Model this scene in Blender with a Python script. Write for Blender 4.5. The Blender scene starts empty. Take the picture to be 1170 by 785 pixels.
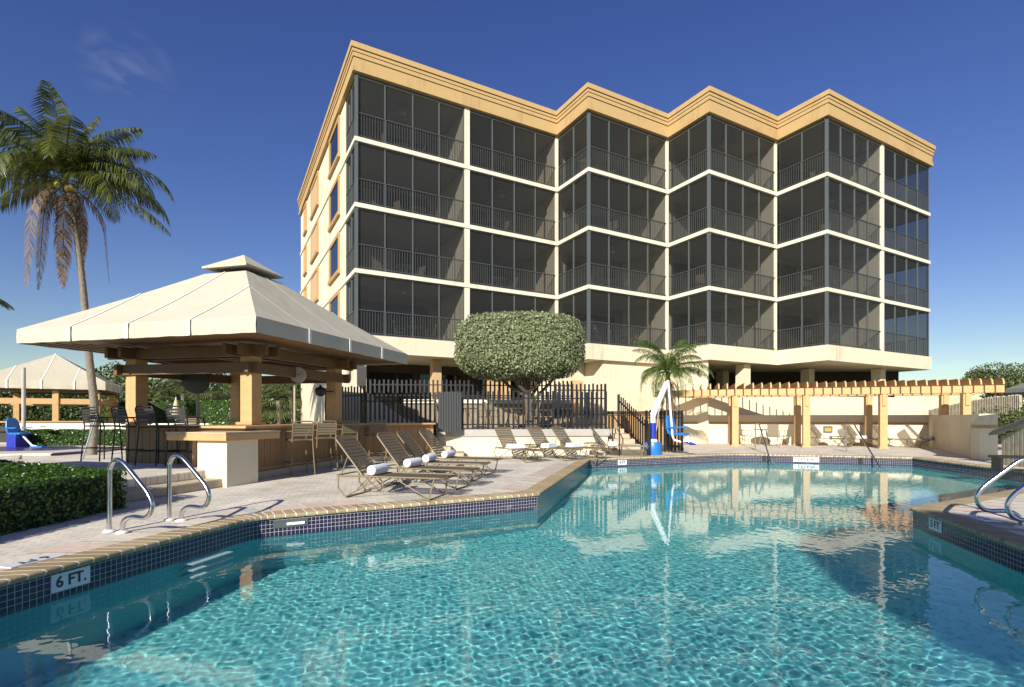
import bpy, bmesh, math, random
import numpy as np
from mathutils import Vector, Matrix
random.seed(7)
rng = np.random.default_rng(11)
C = bpy.context.scene.collection
R = math.radians

# ---------------------------------------------------------------- camera, sky, sun
FPX, HOR, EYE = 591.0, 477.0, 1.25
cam = bpy.data.cameras.new('camera'); camo = bpy.data.objects.new('camera', cam); C.objects.link(camo)
cam.sensor_width = 36.0; cam.lens = FPX/1170*36; cam.shift_y = (HOR-392.5)/1170
cam.clip_start = 0.05; cam.clip_end = 3000
camo.location = (0, 0, EYE); camo.rotation_euler = (R(90), 0, 0)
bpy.context.scene.camera = camo
SUN_TO = Vector((-0.325, -0.945, 0)).normalized(); EL = R(25.5)
sd = Vector((SUN_TO.x*math.cos(EL), SUN_TO.y*math.cos(EL), math.sin(EL)))
sun = bpy.data.lights.new('sun', 'SUN'); suno = bpy.data.objects.new('sun', sun); C.objects.link(suno)
sun.energy = 5.0; sun.angle = R(0.5); sun.color = (1.0, 0.935, 0.83)
suno.rotation_euler = sd.to_track_quat('Z', 'Y').to_euler()
suno.location = sd*40
sc = bpy.context.scene
sc.view_settings.view_transform = 'Standard'; sc.view_settings.look = 'None'
sc.view_settings.exposure = 0.55; sc.view_settings.gamma = 1.0; sc.view_settings.use_curve_mapping = False
sc.cycles.use_denoising = True
sc.cycles.max_bounces = 8; sc.cycles.transparent_max_bounces = 16
sc.cycles.sample_clamp_indirect = 6
w = bpy.data.worlds.new('World'); sc.world = w; w.use_nodes = True
nt = w.node_tree; nt.nodes.clear()
sky = nt.nodes.new('ShaderNodeTexSky'); sky.sky_type = 'NISHITA'; sky.sun_disc = False
sky.sun_elevation = EL; sky.sun_rotation = math.atan2(SUN_TO.x, SUN_TO.y) % (2*math.pi)
sky.altitude = 0; sky.air_density = 1.15; sky.dust_density = 0.12; sky.ozone_density = 3.0
tcw = nt.nodes.new('ShaderNodeTexCoord')
# one thin wisp of cloud high on the left
dist = nt.nodes.new('ShaderNodeVectorMath'); dist.operation = 'DISTANCE'
wd = Vector(((145-585)/FPX, 1, (HOR-78)/FPX)).normalized(); dist.inputs[1].default_value = wd
mr = nt.nodes.new('ShaderNodeMapRange'); mr.inputs[1].default_value = 0.06; mr.inputs[2].default_value = 0.0
nz = nt.nodes.new('ShaderNodeTexNoise'); nz.inputs['Scale'].default_value = 16; nz.inputs['Detail'].default_value = 6; nz.inputs['Distortion'].default_value = .6
mpw = nt.nodes.new('ShaderNodeMapping'); mpw.inputs['Scale'].default_value = (1, 1, 1.8); mpw.inputs['Rotation'].default_value = (0, R(25), 0)
mrn = nt.nodes.new('ShaderNodeMapRange'); mrn.inputs[1].default_value = 0.42; mrn.inputs[2].default_value = 0.8
mul = nt.nodes.new('ShaderNodeMath'); mul.operation = 'MULTIPLY'
mul2 = nt.nodes.new('ShaderNodeMath'); mul2.operation = 'MULTIPLY'; mul2.inputs[1].default_value = .36
mixc = nt.nodes.new('ShaderNodeMix'); mixc.data_type = 'RGBA'; mixc.inputs['B'].default_value = (5.5, 5.8, 6.6, 1)
bg = nt.nodes.new('ShaderNodeBackground'); bg.inputs['Strength'].default_value = 0.074
wo = nt.nodes.new('ShaderNodeOutputWorld')
L = nt.links.new
L(tcw.outputs['Generated'], dist.inputs[0]); L(dist.outputs['Value'], mr.inputs[0])
L(tcw.outputs['Generated'], mpw.inputs[0]); L(mpw.outputs[0], nz.inputs['Vector']); L(nz.outputs['Fac'], mrn.inputs[0])
L(mr.outputs[0], mul.inputs[0]); L(mrn.outputs[0], mul.inputs[1]); L(mul.outputs[0], mul2.inputs[0])
L(mul2.outputs[0], mixc.inputs['Factor'])
hs = nt.nodes.new('ShaderNodeHueSaturation'); hs.inputs['Hue'].default_value = .527; hs.inputs['Saturation'].default_value = 1.22
L(sky.outputs[0], hs.inputs['Color']); L(hs.outputs[0], mixc.inputs['A'])
L(mixc.outputs['Result'], bg.inputs['Color']); L(bg.outputs[0], wo.inputs['Surface'])

# ---------------------------------------------------------------- helpers
def G(px, py, z=0.0):
    """ground point (x, y) seen at photo pixel px, py on the level z"""
    Y = (EYE-z)*FPX/(py-HOR)
    return ((px-585)/FPX*Y, Y)
def AX(px, Y): return (px-585)/FPX*Y
def ZZ(py, Y): return EYE+(HOR-py)*Y/FPX

class MB:
    def __init__(s): s.v = []; s.f = []; s.uv = None
    def add(s, vs, fs):
        b = len(s.v); s.v += [tuple(v) for v in vs]; s.f += [tuple(b+i for i in f) for f in fs]; return s
    def box(s, c, d, rz=0.0, M=None):
        x, y, z = d[0]/2, d[1]/2, d[2]/2
        vs = [Vector((i*x, j*y, k*z)) for k in (-1, 1) for j in (-1, 1) for i in (-1, 1)]
        m = M if M is not None else Matrix.Rotation(rz, 3, 'Z')
        vs = [m @ v + Vector(c) for v in vs]
        return s.add(vs, [(0, 2, 3, 1), (4, 5, 7, 6), (0, 1, 5, 4), (2, 6, 7, 3), (0, 4, 6, 2), (1, 3, 7, 5)])
    def bar(s, p, q, wd, h, up=(0, 0, 1)):
        p = Vector(p); q = Vector(q); d = (q-p); ln = d.length; d.normalize()
        u = Vector(up)
        if abs(d.dot(u)) > .98: u = Vector((0, 1, 0))
        sd_ = d.cross(u).normalized(); up_ = sd_.cross(d).normalized()
        M = Matrix((d, sd_, up_)).transposed()
        return s.box((p+q)/2, (ln, wd, h), M=M)
    def prism(s, poly, z0, z1, caps=True):
        n = len(poly)
        a = sum(poly[i][0]*poly[(i+1) % n][1]-poly[(i+1) % n][0]*poly[i][1] for i in range(n))
        if a < 0: poly = poly[::-1]
        vs = [(p[0], p[1], z0) for p in poly]+[(p[0], p[1], z1) for p in poly]
        fs = [(i, (i+1) % n, n+(i+1) % n, n+i) for i in range(n)]
        if caps: fs += [tuple(range(n-1, -1, -1)), tuple(range(n, 2*n))]
        return s.add(vs, fs)
    def tube(s, pts, r, n=8, caps=True, closed=False):
        pts = [Vector(p) for p in pts]; m = len(pts)
        rs = r if isinstance(r, (list, tuple)) else [r]*m
        vs = []; prev = None
        for i, p in enumerate(pts):
            if closed: t = pts[(i+1) % m]-pts[i-1]
            else: t = pts[min(i+1, m-1)]-pts[max(i-1, 0)]
            t.normalize()
            if prev is None:
                a = Vector((0, 0, 1)) if abs(t.z) < .9 else Vector((1, 0, 0))
                u = t.cross(a).normalized()
            else:
                u = (prev-t*prev.dot(t)).normalized()
            prev = u; v = t.cross(u)
            for k in range(n):
                an = 2*math.pi*k/n
                vs.append(p+(u*math.cos(an)+v*math.sin(an))*rs[i])
        fs = []
        for i in range(m if closed else m-1):
            j = (i+1) % m
            for k in range(n):
                fs.append((i*n+k, i*n+(k+1) % n, j*n+(k+1) % n, j*n+k))
        if caps and not closed: fs += [tuple(range(n-1, -1, -1)), tuple(range((m-1)*n, m*n))]
        return s.add(vs, fs)
    def lathe(s, prof, n=20, c=(0, 0, 0)):
        vs = []; m = len(prof)
        for r, z in prof:
            for k in range(n):
                a = 2*math.pi*k/n; vs.append((c[0]+r*math.cos(a), c[1]+r*math.sin(a), c[2]+z))
        fs = [(i*n+k, i*n+(k+1) % n, (i+1)*n+(k+1) % n, (i+1)*n+k) for i in range(m-1) for k in range(n)]
        fs += [tuple(range(n-1, -1, -1)), tuple(range((m-1)*n, m*n))]
        return s.add(vs, fs)
    def quad(s, a, b, c, d): return s.add([a, b, c, d], [(0, 1, 2, 3)])
    def build(s, name, mat, parent=None, smooth=False, bevel=0):
        me = bpy.data.meshes.new(name); me.from_pydata(s.v, [], s.f); me.validate(); me.update()
        if s.uv is not None:
            ul = me.uv_layers.new(name='UVMap'); k = 0
            for p in me.polygons:
                for li in p.loop_indices: ul.data[li].uv = s.uv[me.loops[li].vertex_index]
        o = bpy.data.objects.new(name, me); C.objects.link(o)
        me.materials.append(mat)
        if smooth:
            me.polygons.foreach_set('use_smooth', [True]*len(me.polygons))
            me.set_sharp_from_angle(angle=R(40))
        if bevel:
            b = o.modifiers.new('bevel', 'BEVEL'); b.width = bevel; b.segments = 2; b.limit_method = 'ANGLE'; b.angle_limit = R(40)
        if parent: o.parent = parent
        return o

def thing(name, label, cat, loc=(0, 0, 0), rz=0, group=None, kind=None):
    o = bpy.data.objects.new(name, None); C.objects.link(o); o.empty_display_size = .2
    o.location = loc; o.rotation_euler = (0, 0, rz); o['label'] = label; o['category'] = cat
    if group: o['group'] = group
    if kind: o['kind'] = kind
    return o
def tag(o, label, cat, group=None, kind=None):
    o['label'] = label; o['category'] = cat
    if group: o['group'] = group
    if kind: o['kind'] = kind
    return o
def copy_tree(o, parent=None):
    c = o.copy(); C.objects.link(c); c.parent = parent
    for ch in [x for x in KIDS(o)]: copy_tree(ch, c)
    return c
def KIDS(o): return [x for x in C.objects if x.parent == o]
def place(o, loc, rz, label=None, group=None):
    c = copy_tree(o); c.location = loc; c.rotation_euler = (0, 0, rz)
    if label: c['label'] = label
    if group: c['group'] = group
    return c

def leafmesh(name, P, N, size, mat, parent=None, aspect=1.8, jit=.55, upb=0.0):
    """many bent leaf faces at points P with outward directions N"""
    n = len(P); N = N+rng.normal(0, jit, (n, 3)); N[:, 2] += upb
    N /= np.linalg.norm(N, axis=1)[:, None]
    t = rng.normal(0, 1, (n, 3)); t -= N*(t*N).sum(1)[:, None]; t /= np.linalg.norm(t, axis=1)[:, None]
    b = np.cross(N, t); s = size*rng.uniform(.65, 1.3, n)[:, None]
    l = t*s; wv = b*s/aspect
    V = np.stack([P-l*.5, P+wv*.5-N*s*.05, P+l*.5-N*s*.12, P-wv*.5-N*s*.05], 1).reshape(-1, 3)
    me = bpy.data.meshes.new(name); me.vertices.add(4*n); me.vertices.foreach_set('co', V.ravel())
    me.loops.add(4*n); me.loops.foreach_set('vertex_index', np.arange(4*n))
    me.polygons.add(n); me.polygons.foreach_set('loop_start', np.arange(n)*4)
    me.update(calc_edges=True); me.validate()
    o = bpy.data.objects.new(name, me); C.objects.link(o); me.materials.append(mat)
    if parent: o.parent = parent
    return o
def stripmesh(name, V, F, mat, parent=None):
    me = bpy.data.meshes.new(name); me.from_pydata(V, [], F); me.update()
    o = bpy.data.objects.new(name, me); C.objects.link(o); me.materials.append(mat)
    if parent: o.parent = parent
    return o

# ---------------------------------------------------------------- materials
def mat(name, col, rough=.6, metal=0, spec=.5, noise=0, nscale=6, bump=0, bscale=60, trans=0, bdist=.01, coat=0):
    m = bpy.data.materials.new(name); m.use_nodes = True
    t = m.node_tree; b = t.nodes['Principled BSDF']
    b.inputs['Base Color'].default_value = (*col, 1); b.inputs['Roughness'].default_value = rough
    b.inputs['Metallic'].default_value = metal; b.inputs['Specular IOR Level'].default_value = spec
    tc = t.nodes.new('ShaderNodeTexCoord')
    if noise:
        n = t.nodes.new('ShaderNodeTexNoise'); n.inputs['Scale'].default_value = nscale; n.inputs['Detail'].default_value = 6
        n.inputs['Roughness'].default_value = .65
        t.links.new(tc.outputs['Object'], n.inputs['Vector'])
        r = t.nodes.new('ShaderNodeMapRange'); r.inputs[1].default_value = .25; r.inputs[2].default_value = .75
        r.inputs[3].default_value = 1-noise; r.inputs[4].default_value = 1+noise
        t.links.new(n.outputs['Fac'], r.inputs[0])
        mx = t.nodes.new('ShaderNodeVectorMath'); mx.operation = 'SCALE'; mx.inputs[0].default_value = col
        t.links.new(r.outputs[0], mx.inputs['Scale']); t.links.new(mx.outputs[0], b.inputs['Base Color'])
    if bump:
        n2 = t.nodes.new('ShaderNodeTexNoise'); n2.inputs['Scale'].default_value = bscale; n2.inputs['Detail'].default_value = 5
        t.links.new(tc.outputs['Object'], n2.inputs['Vector'])
        bp = t.nodes.new('ShaderNodeBump'); bp.inputs['Strength'].default_value = bump; bp.inputs['Distance'].default_value = bdist
        t.links.new(n2.outputs['Fac'], bp.inputs['Height']); t.links.new(bp.outputs[0], b.inputs['Normal'])
    return m
def leafmat(name, c1, c2, trans=.35, rough=.45, big=0, spec=.5):
    m = bpy.data.materials.new(name); m.use_nodes = True; t = m.node_tree; b = t.nodes['Principled BSDF']
    g = t.nodes.new('ShaderNodeNewGeometry'); r = t.nodes.new('ShaderNodeValToRGB')
    r.color_ramp.elements[0].color = (*c1, 1); r.color_ramp.elements[1].color = (*c2, 1)
    t.links.new(g.outputs['Random Per Island'], r.inputs[0])
    t.links.new(r.outputs[0], b.inputs['Base Color']); b.inputs['Roughness'].default_value = rough
    b.inputs['Specular IOR Level'].default_value = spec
    tr = t.nodes.new('ShaderNodeBsdfTranslucent'); t.links.new(r.outputs[0], tr.inputs[0])
    mx = t.nodes.new('ShaderNodeMixShader'); mx.inputs[0].default_value = trans
    t.links.new(b.outputs[0], mx.inputs[1]); t.links.new(tr.outputs[0], mx.inputs[2])
    t.links.new(mx.outputs[0], t.nodes['Material Output'].inputs[0])
    return m
def stucco(name, col):
    """painted stucco with faint vertical weather streaks and fine grain"""
    m = mat(name, col, .85, noise=0, bump=.25, bscale=45, spec=.25, bdist=.006)
    t = m.node_tree; b = t.nodes['Principled BSDF']; tc = t.nodes.new('ShaderNodeTexCoord')
    mp = t.nodes.new('ShaderNodeMapping'); mp.inputs['Scale'].default_value = (3.5, 3.5, .25)
    n = t.nodes.new('ShaderNodeTexNoise'); n.inputs['Scale'].default_value = 1.6; n.inputs['Detail'].default_value = 7; n.inputs['Roughness'].default_value = .7
    n2 = t.nodes.new('ShaderNodeTexNoise'); n2.inputs['Scale'].default_value = .55; n2.inputs['Detail'].default_value = 4
    t.links.new(tc.outputs['Object'], mp.inputs[0]); t.links.new(mp.outputs[0], n.inputs['Vector']); t.links.new(tc.outputs['Object'], n2.inputs['Vector'])
    a = t.nodes.new('ShaderNodeMath'); a.operation = 'ADD'
    t.links.new(n.outputs['Fac'], a.inputs[0]); t.links.new(n2.outputs['Fac'], a.inputs[1])
    r = t.nodes.new('ShaderNodeValToRGB'); e = r.color_ramp.elements
    e[0].position = .62; e[0].color = (col[0]*.74, col[1]*.70, col[2]*.64, 1); e[1].position = .95; e[1].color = (*col, 1)
    t.links.new(a.outputs[0], r.inputs[0]); t.links.new(r.outputs[0], b.inputs['Base Color'])
    return m
M = {}
M['cream'] = stucco('cream_stucco', (.70, .625, .46))
M['cream2'] = stucco('cream_wall_stucco', (.68, .60, .43))
M['white_slab'] = stucco('slab_paint', (.72, .67, .53))
M['fascia'] = stucco('ochre_fascia', (.48, .33, .15))
M['tan'] = mat('tan_paint', (.46, .28, .115), .6, noise=.08, nscale=4, bump=.1)
M['tan_wood'] = mat('tan_painted_timber', (.54, .335, .145), .55, noise=.12, nscale=5, bump=.2, bscale=30)
M['beam_shaded'] = mat('shade_darkened_beam', (.15, .085, .038), .6, noise=.15, nscale=5, bump=.2)  # tan timber of the posts, darkened to stand for shade under the canopy
M['siding'] = mat('brown_siding', (.30, .175, .075), .6, noise=.12, nscale=5, bump=.15)
M['peach'] = mat('peach_paint', (.56, .38, .20), .6, noise=.08)
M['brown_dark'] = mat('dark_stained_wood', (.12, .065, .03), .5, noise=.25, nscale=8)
M['soffit'] = mat('soffit_boards', (.20, .12, .055), .6, noise=.2, nscale=4)  # dark brown puts the shade below the canvas into the colour
M['frame'] = mat('grey_bronze_aluminium', (.085, .10, .10), .45, noise=.08)
M['rail'] = mat('bronze_railing', (.060, .064, .062), .45)
M['black'] = mat('black_metal', (.012, .012, .014), .4, noise=.1)
M['cap_grey'] = mat('grey_cap', (.40, .38, .34), .8, noise=.12, nscale=3, bump=.2)
M['stool_dark'] = mat('dark_stool_metal', (.02, .018, .016), .4)
M['bronze'] = mat('tan_bronze_tube', (.19, .145, .08), .45, spec=.5)
M['strap'] = mat('taupe_vinyl_strap', (.145, .115, .075), .6)
M['strap_dark'] = mat('dark_vinyl_strap', (.03, .028, .025), .5)
M['towel'] = mat('white_terry', (.82, .83, .86), .95, bump=.6, bscale=160)
M['steel'] = mat('stainless_steel', (.62, .62, .62), .2, metal=1, noise=.04, nscale=30, bump=.02, bscale=20)
M['esc'] = mat('white_escutcheon', (.8, .8, .78), .4)
M['white_metal'] = mat('white_powder_coat', (.8, .8, .8), .35)
M['blue'] = mat('blue_plastic', (.02, .17, .52), .35, noise=.08)
M['blue2'] = mat('blue_sleeve', (.015, .03, .36), .4)
M['glass_dark'] = mat('dark_glass', (.012, .014, .016), .06, spec=.6)
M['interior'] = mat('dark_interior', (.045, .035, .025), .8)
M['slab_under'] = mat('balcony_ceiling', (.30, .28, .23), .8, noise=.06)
M['blind'] = mat('pale_blind', (.42, .40, .34), .7)
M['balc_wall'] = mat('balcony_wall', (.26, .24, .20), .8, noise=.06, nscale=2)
M['bark'] = mat('palm_bark', (.20, .17, .13), .9, noise=.3, nscale=9, bump=.8, bscale=16, bdist=.03)
M['bark2'] = mat('branch_bark', (.12, .095, .07), .9, noise=.3, nscale=9, bump=.6, bscale=25)
M['coconut'] = mat('coconut_husk', (.34, .30, .06), .5, noise=.2)
M['sand'] = mat('grass_and_sand', (.10, .105, .055), .95, noise=.35, nscale=1.5, bump=.5, bscale=20)
M['umb'] = mat('cream_umbrella', (.55, .48, .34), .8)
M['grey_canvas'] = mat('grey_canvas', (.20, .20, .19), .85, noise=.15)
M['weathered'] = mat('weathered_timber', (.36, .32, .24), .85, noise=.3, nscale=6, bump=.3)
M['stone'] = mat('coral_stone_step', (.46, .38, .27), .85, noise=.2, nscale=7, bump=.4, bscale=40)
M['planter'] = mat('brown_planter_stone', (.24, .19, .13), .85, noise=.35, nscale=5, bump=.5, bscale=18)
M['curb'] = mat('pale_curb', (.55, .5, .42), .8, noise=.1)
M['purple_tile'] = mat('purple_tile', (.05, .03, .14), .25)
M['skin'] = mat('skin', (.42, .24, .16), .6)
M['plaid'] = mat('plaid_shirt', (.42, .38, .38), .85, noise=.6, nscale=18)
M['khaki'] = mat('khaki_trousers', (.16, .12, .07), .85)
M['hair'] = mat('grey_hair', (.38, .34, .28), .8)
M['car_red'] = mat('red_car_paint', (.12, .012, .015), .25); M['car_blue'] = mat('blue_car_paint', (.02, .07, .20), .25)
M['rubber'] = mat('tyre_rubber', (.02, .02, .02), .8)
M['sign_white'] = mat('sign_tile_white', (.72, .72, .74), .35, noise=.05)
M['sign_ink'] = mat('sign_ink', (.012, .014, .03), .4)
M['leaf_hedge'] = leafmat('hedge_leaf', (.018, .055, .008), (.10, .20, .02), .3, .3)
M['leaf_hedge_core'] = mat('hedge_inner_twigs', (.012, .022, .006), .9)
M['leaf_silver'] = leafmat('silver_green_leaf', (.13, .17, .07), (.40, .44, .24), .3, .5)
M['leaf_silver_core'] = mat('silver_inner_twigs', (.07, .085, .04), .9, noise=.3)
M['leaf_dark'] = leafmat('dark_tree_leaf', (.02, .045, .012), (.085, .13, .03), .3, .5)
M['leaf_olive'] = leafmat('olive_tree_leaf', (.05, .07, .02), (.16, .19, .06), .3, .5)
M['frond'] = leafmat('coconut_frond', (.022, .038, .008), (.15, .17, .03), .3, .35)
M['frond_fresh'] = leafmat('fresh_palm_frond', (.03, .075, .012), (.13, .20, .04), .35, .35)
M['frond_dead'] = leafmat('dry_frond', (.07, .045, .028), (.28, .20, .12), .25, .8)
M['yellow_green'] = mat('yellow_green_palm_stem', (.36, .42, .04), .4, noise=.15)

# canvas of the bar canopy
def canvas(name, col):
    m = mat(name, col, .8, noise=.05, nscale=1.5, spec=.2); t = m.node_tree; b = t.nodes['Principled BSDF']
    tr = t.nodes.new('ShaderNodeBsdfTranslucent'); tr.inputs[0].default_value = (*col, 1)
    mx = t.nodes.new('ShaderNodeMixShader'); mx.inputs[0].default_value = .02
    n = t.nodes.new('ShaderNodeTexNoise'); n.inputs['Scale'].default_value = 1.3; n.inputs['Detail'].default_value = 2; n.inputs['Distortion'].default_value = 1.5
    tc = t.nodes.new('ShaderNodeTexCoord'); t.links.new(tc.outputs['Object'], n.inputs['Vector'])
    bp = t.nodes.new('ShaderNodeBump'); bp.inputs['Strength'].default_value = .3; bp.inputs['Distance'].default_value = .06
    t.links.new(n.outputs['Fac'], bp.inputs['Height']); t.links.new(bp.outputs[0], b.inputs['Normal'])
    t.links.new(b.outputs[0], mx.inputs[1]); t.links.new(tr.outputs[0], mx.inputs[2]); t.links.new(mx.outputs[0], t.nodes['Material Output'].inputs[0])
    return m
M['canvas'] = canvas('cream_canvas', (.52, .48, .375)); M['webbing'] = mat('white_webbing', (.83, .83, .80), .7)

# insect screen: a fine dark mesh, partly see-through
m = bpy.data.materials.new('insect_screen'); m.use_nodes = True; t = m.node_tree; b = t.nodes['Principled BSDF']
b.inputs['Base Color'].default_value = (.017, .019, .019, 1); b.inputs['Roughness'].default_value = .5
tr = t.nodes.new('ShaderNodeBsdfTransparent'); tr.inputs[0].default_value = (1, 1, 1, 1)
mx = t.nodes.new('ShaderNodeMixShader'); mx.inputs[0].default_value = .60
t.links.new(tr.outputs[0], mx.inputs[1]); t.links.new(b.outputs[0], mx.inputs[2]); t.links.new(mx.outputs[0], t.nodes['Material Output'].inputs[0])
M['screen'] = m
# tinted see-through glazing for the last bay
m = bpy.data.materials.new('tinted_glazing'); m.use_nodes = True; t = m.node_tree; b = t.nodes['Principled BSDF']
b.inputs['Base Color'].default_value = (.02, .022, .024, 1); b.inputs['Roughness'].default_value = .04
tr = t.nodes.new('ShaderNodeBsdfTransparent'); tr.inputs[0].default_value = (.55, .58, .6, 1)
mx = t.nodes.new('ShaderNodeMixShader'); mx.inputs[0].default_value = .5
t.links.new(tr.outputs[0], mx.inputs[1]); t.links.new(b.outputs[0], mx.inputs[2]); t.links.new(mx.outputs[0], t.nodes['Material Output'].inputs[0])
M['glazing'] = m

# pavers
def paver():
    m = mat('deck_pavers', (.5, .45, .38), .85, bump=0, spec=.3); t = m.node_tree; b = t.nodes['Principled BSDF']
    tc = t.nodes.new('ShaderNodeTexCoord'); mp = t.nodes.new('ShaderNodeMapping'); mp.inputs['Rotation'].default_value = (0, 0, R(-16))
    br = t.nodes.new('ShaderNodeTexBrick'); br.inputs['Scale'].default_value = 1; br.inputs['Brick Width'].default_value = .21; br.inputs['Row Height'].default_value = .105
    br.inputs['Mortar Size'].default_value = .005; br.inputs['Color1'].default_value = (.78, .72, .60, 1); br.inputs['Color2'].default_value = (.66, .61, .51, 1)
    br.inputs['Mortar'].default_value = (.44, .39, .31, 1); br.inputs['Mortar Smooth'].default_value = .3
    n = t.nodes.new('ShaderNodeTexNoise'); n.inputs['Scale'].default_value = 1.1; n.inputs['Detail'].default_value = 8; n.inputs['Roughness'].default_value = .7
    n3 = t.nodes.new('ShaderNodeTexNoise'); n3.inputs['Scale'].default_value = 70; n3.inputs['Detail'].default_value = 3
    r = t.nodes.new('ShaderNodeMapRange'); r.inputs[1].default_value = .3; r.inputs[2].default_value = .7; r.inputs[3].default_value = .70; r.inputs[4].default_value = 1.14
    r3 = t.nodes.new('ShaderNodeMapRange'); r3.inputs[1].default_value = .3; r3.inputs[2].default_value = .7; r3.inputs[3].default_value = .85; r3.inputs[4].default_value = 1.12
    mm = t.nodes.new('ShaderNodeMath'); mm.operation = 'MULTIPLY'
    sc_ = t.nodes.new('ShaderNodeVectorMath'); sc_.operation = 'SCALE'
    t.links.new(tc.outputs['Object'], mp.inputs[0]); t.links.new(mp.outputs[0], br.inputs['Vector']); t.links.new(tc.outputs['Object'], n.inputs['Vector']); t.links.new(tc.outputs['Object'], n3.inputs['Vector'])
    t.links.new(n.outputs['Fac'], r.inputs[0]); t.links.new(n3.outputs['Fac'], r3.inputs[0]); t.links.new(r.outputs[0], mm.inputs[0]); t.links.new(r3.outputs[0], mm.inputs[1])
    t.links.new(br.outputs['Color'], sc_.inputs[0]); t.links.new(mm.outputs[0], sc_.inputs['Scale']); t.links.new(sc_.outputs[0], b.inputs['Base Color'])
    bp = t.nodes.new('ShaderNodeBump'); bp.inputs['Strength'].default_value = .5; bp.inputs['Distance'].default_value = .004; bp.invert = True
    t.links.new(br.outputs['Fac'], bp.inputs['Height']); t.links.new(bp.outputs[0], b.inputs['Normal'])
    return m
M['paver'] = paver()
def border():
    m = mat('border_pavers', (.5, .42, .34), .85, spec=.3); t = m.node_tree; b = t.nodes['Principled BSDF']
    g = t.nodes.new('ShaderNodeNewGeometry'); r = t.nodes.new('ShaderNodeValToRGB'); r.color_ramp.interpolation = 'CONSTANT'; e = r.color_ramp.elements
    cols = [(.66, .59, .48), (.62, .47, .37), (.68, .62, .52), (.50, .50, .44), (.66, .52, .42), (.60, .55, .45)]
    e[0].color = (*cols[0], 1); e[1].position = 1/6; e[1].color = (*cols[1], 1)
    for i in range(2, 6): x = e.new(i/6); x.color = (*cols[i], 1)
    t.links.new(g.outputs['Random Per Island'], r.inputs[0])
    tc = t.nodes.new('ShaderNodeTexCoord'); n = t.nodes.new('ShaderNodeTexNoise'); n.inputs['Scale'].default_value = 14; n.inputs['Detail'].default_value = 8
    rr = t.nodes.new('ShaderNodeMapRange'); rr.inputs[3].default_value = .75; rr.inputs[4].default_value = 1.25
    s_ = t.nodes.new('ShaderNodeVectorMath'); s_.operation = 'SCALE'
    t.links.new(tc.outputs['Object'], n.inputs['Vector']); t.links.new(n.outputs['Fac'], rr.inputs[0]); t.links.new(rr.outputs[0], s_.inputs['Scale'])
    t.links.new(r.outputs[0], s_.inputs[0]); t.links.new(s_.outputs[0], b.inputs['Base Color'])
    return m
M['border'] = border()
def coping():
    m = mat('coping_brick', (.38, .30, .17), .7, spec=.4, bump=.3, bscale=60); t = m.node_tree; b = t.nodes['Principled BSDF']
    g = t.nodes.new('ShaderNodeNewGeometry'); r = t.nodes.new('ShaderNodeValToRGB'); e = r.color_ramp.elements
    e[0].color = (.29, .225, .125, 1); e[1].color = (.44, .35, .205, 1)
    t.links.new(g.outputs['Random Per Island'], r.inputs[0])
    tc = t.nodes.new('ShaderNodeTexCoord'); n = t.nodes.new('ShaderNodeTexNoise'); n.inputs['Scale'].default_value = 25; n.inputs['Detail'].default_value = 8
    rr = t.nodes.new('ShaderNodeMapRange'); rr.inputs[3].default_value = .75; rr.inputs[4].default_value = 1.25
    s_ = t.nodes.new('ShaderNodeVectorMath'); s_.operation = 'SCALE'
    t.links.new(tc.outputs['Object'], n.inputs['Vector']); t.links.new(n.outputs['Fac'], rr.inputs[0]); t.links.new(rr.outputs[0], s_.inputs['Scale'])
    t.links.new(r.outputs[0], s_.inputs[0]); t.links.new(s_.outputs[0], b.inputs['Base Color'])
    return m
M['coping'] = coping(); M['joint'] = mat('coping_joint', (.85, .80, .68), .9)
def tile():
    m = mat('navy_pool_tile', (.02, .02, .06), .18, spec=.4); t = m.node_tree; b = t.nodes['Principled BSDF']
    uv = t.nodes.new('ShaderNodeUVMap')
    br = t.nodes.new('ShaderNodeTexBrick'); br.offset = 0; br.inputs['Scale'].default_value = 1; br.inputs['Brick Width'].default_value = .05; br.inputs['Row Height'].default_value = .05
    br.inputs['Mortar Size'].default_value = .0023; br.inputs['Mortar Smooth'].default_value = .1
    br.inputs['Color1'].default_value = (.010, .012, .035, 1); br.inputs['Color2'].default_value = (.034, .022, .068, 1); br.inputs['Mortar'].default_value = (.46, .44, .44, 1)
    n = t.nodes.new('ShaderNodeTexNoise'); n.inputs['Scale'].default_value = 2.2; n.inputs['Detail'].default_value = 9; n.inputs['Roughness'].default_value = .75
    r = t.nodes.new('ShaderNodeMapRange'); r.inputs[1].default_value = .60; r.inputs[2].default_value = .75; r.inputs[4].default_value = .55
    mx = t.nodes.new('ShaderNodeMix'); mx.data_type = 'RGBA'; mx.inputs['B'].default_value = (.5, .5, .52, 1)
    t.links.new(uv.outputs[0], br.inputs['Vector']); t.links.new(uv.outputs[0], n.inputs['Vector']); t.links.new(n.outputs['Fac'], r.inputs[0]); t.links.new(r.outputs[0], mx.inputs['Factor'])
    t.links.new(br.outputs['Color'], mx.inputs['A']); t.links.new(mx.outputs['Result'], b.inputs['Base Color'])
    rr = t.nodes.new('ShaderNodeMapRange'); rr.inputs[3].default_value = .15; rr.inputs[4].default_value = .8
    t.links.new(br.outputs['Fac'], rr.inputs[0]); t.links.new(rr.outputs[0], b.inputs['Roughness'])
    bp = t.nodes.new('ShaderNodeBump'); bp.inputs['Strength'].default_value = .6; bp.inputs['Distance'].default_value = .002; bp.invert = True
    t.links.new(br.outputs['Fac'], bp.inputs['Height']); t.links.new(bp.outputs[0], b.inputs['Normal'])
    return m
M['tile'] = tile()
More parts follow.
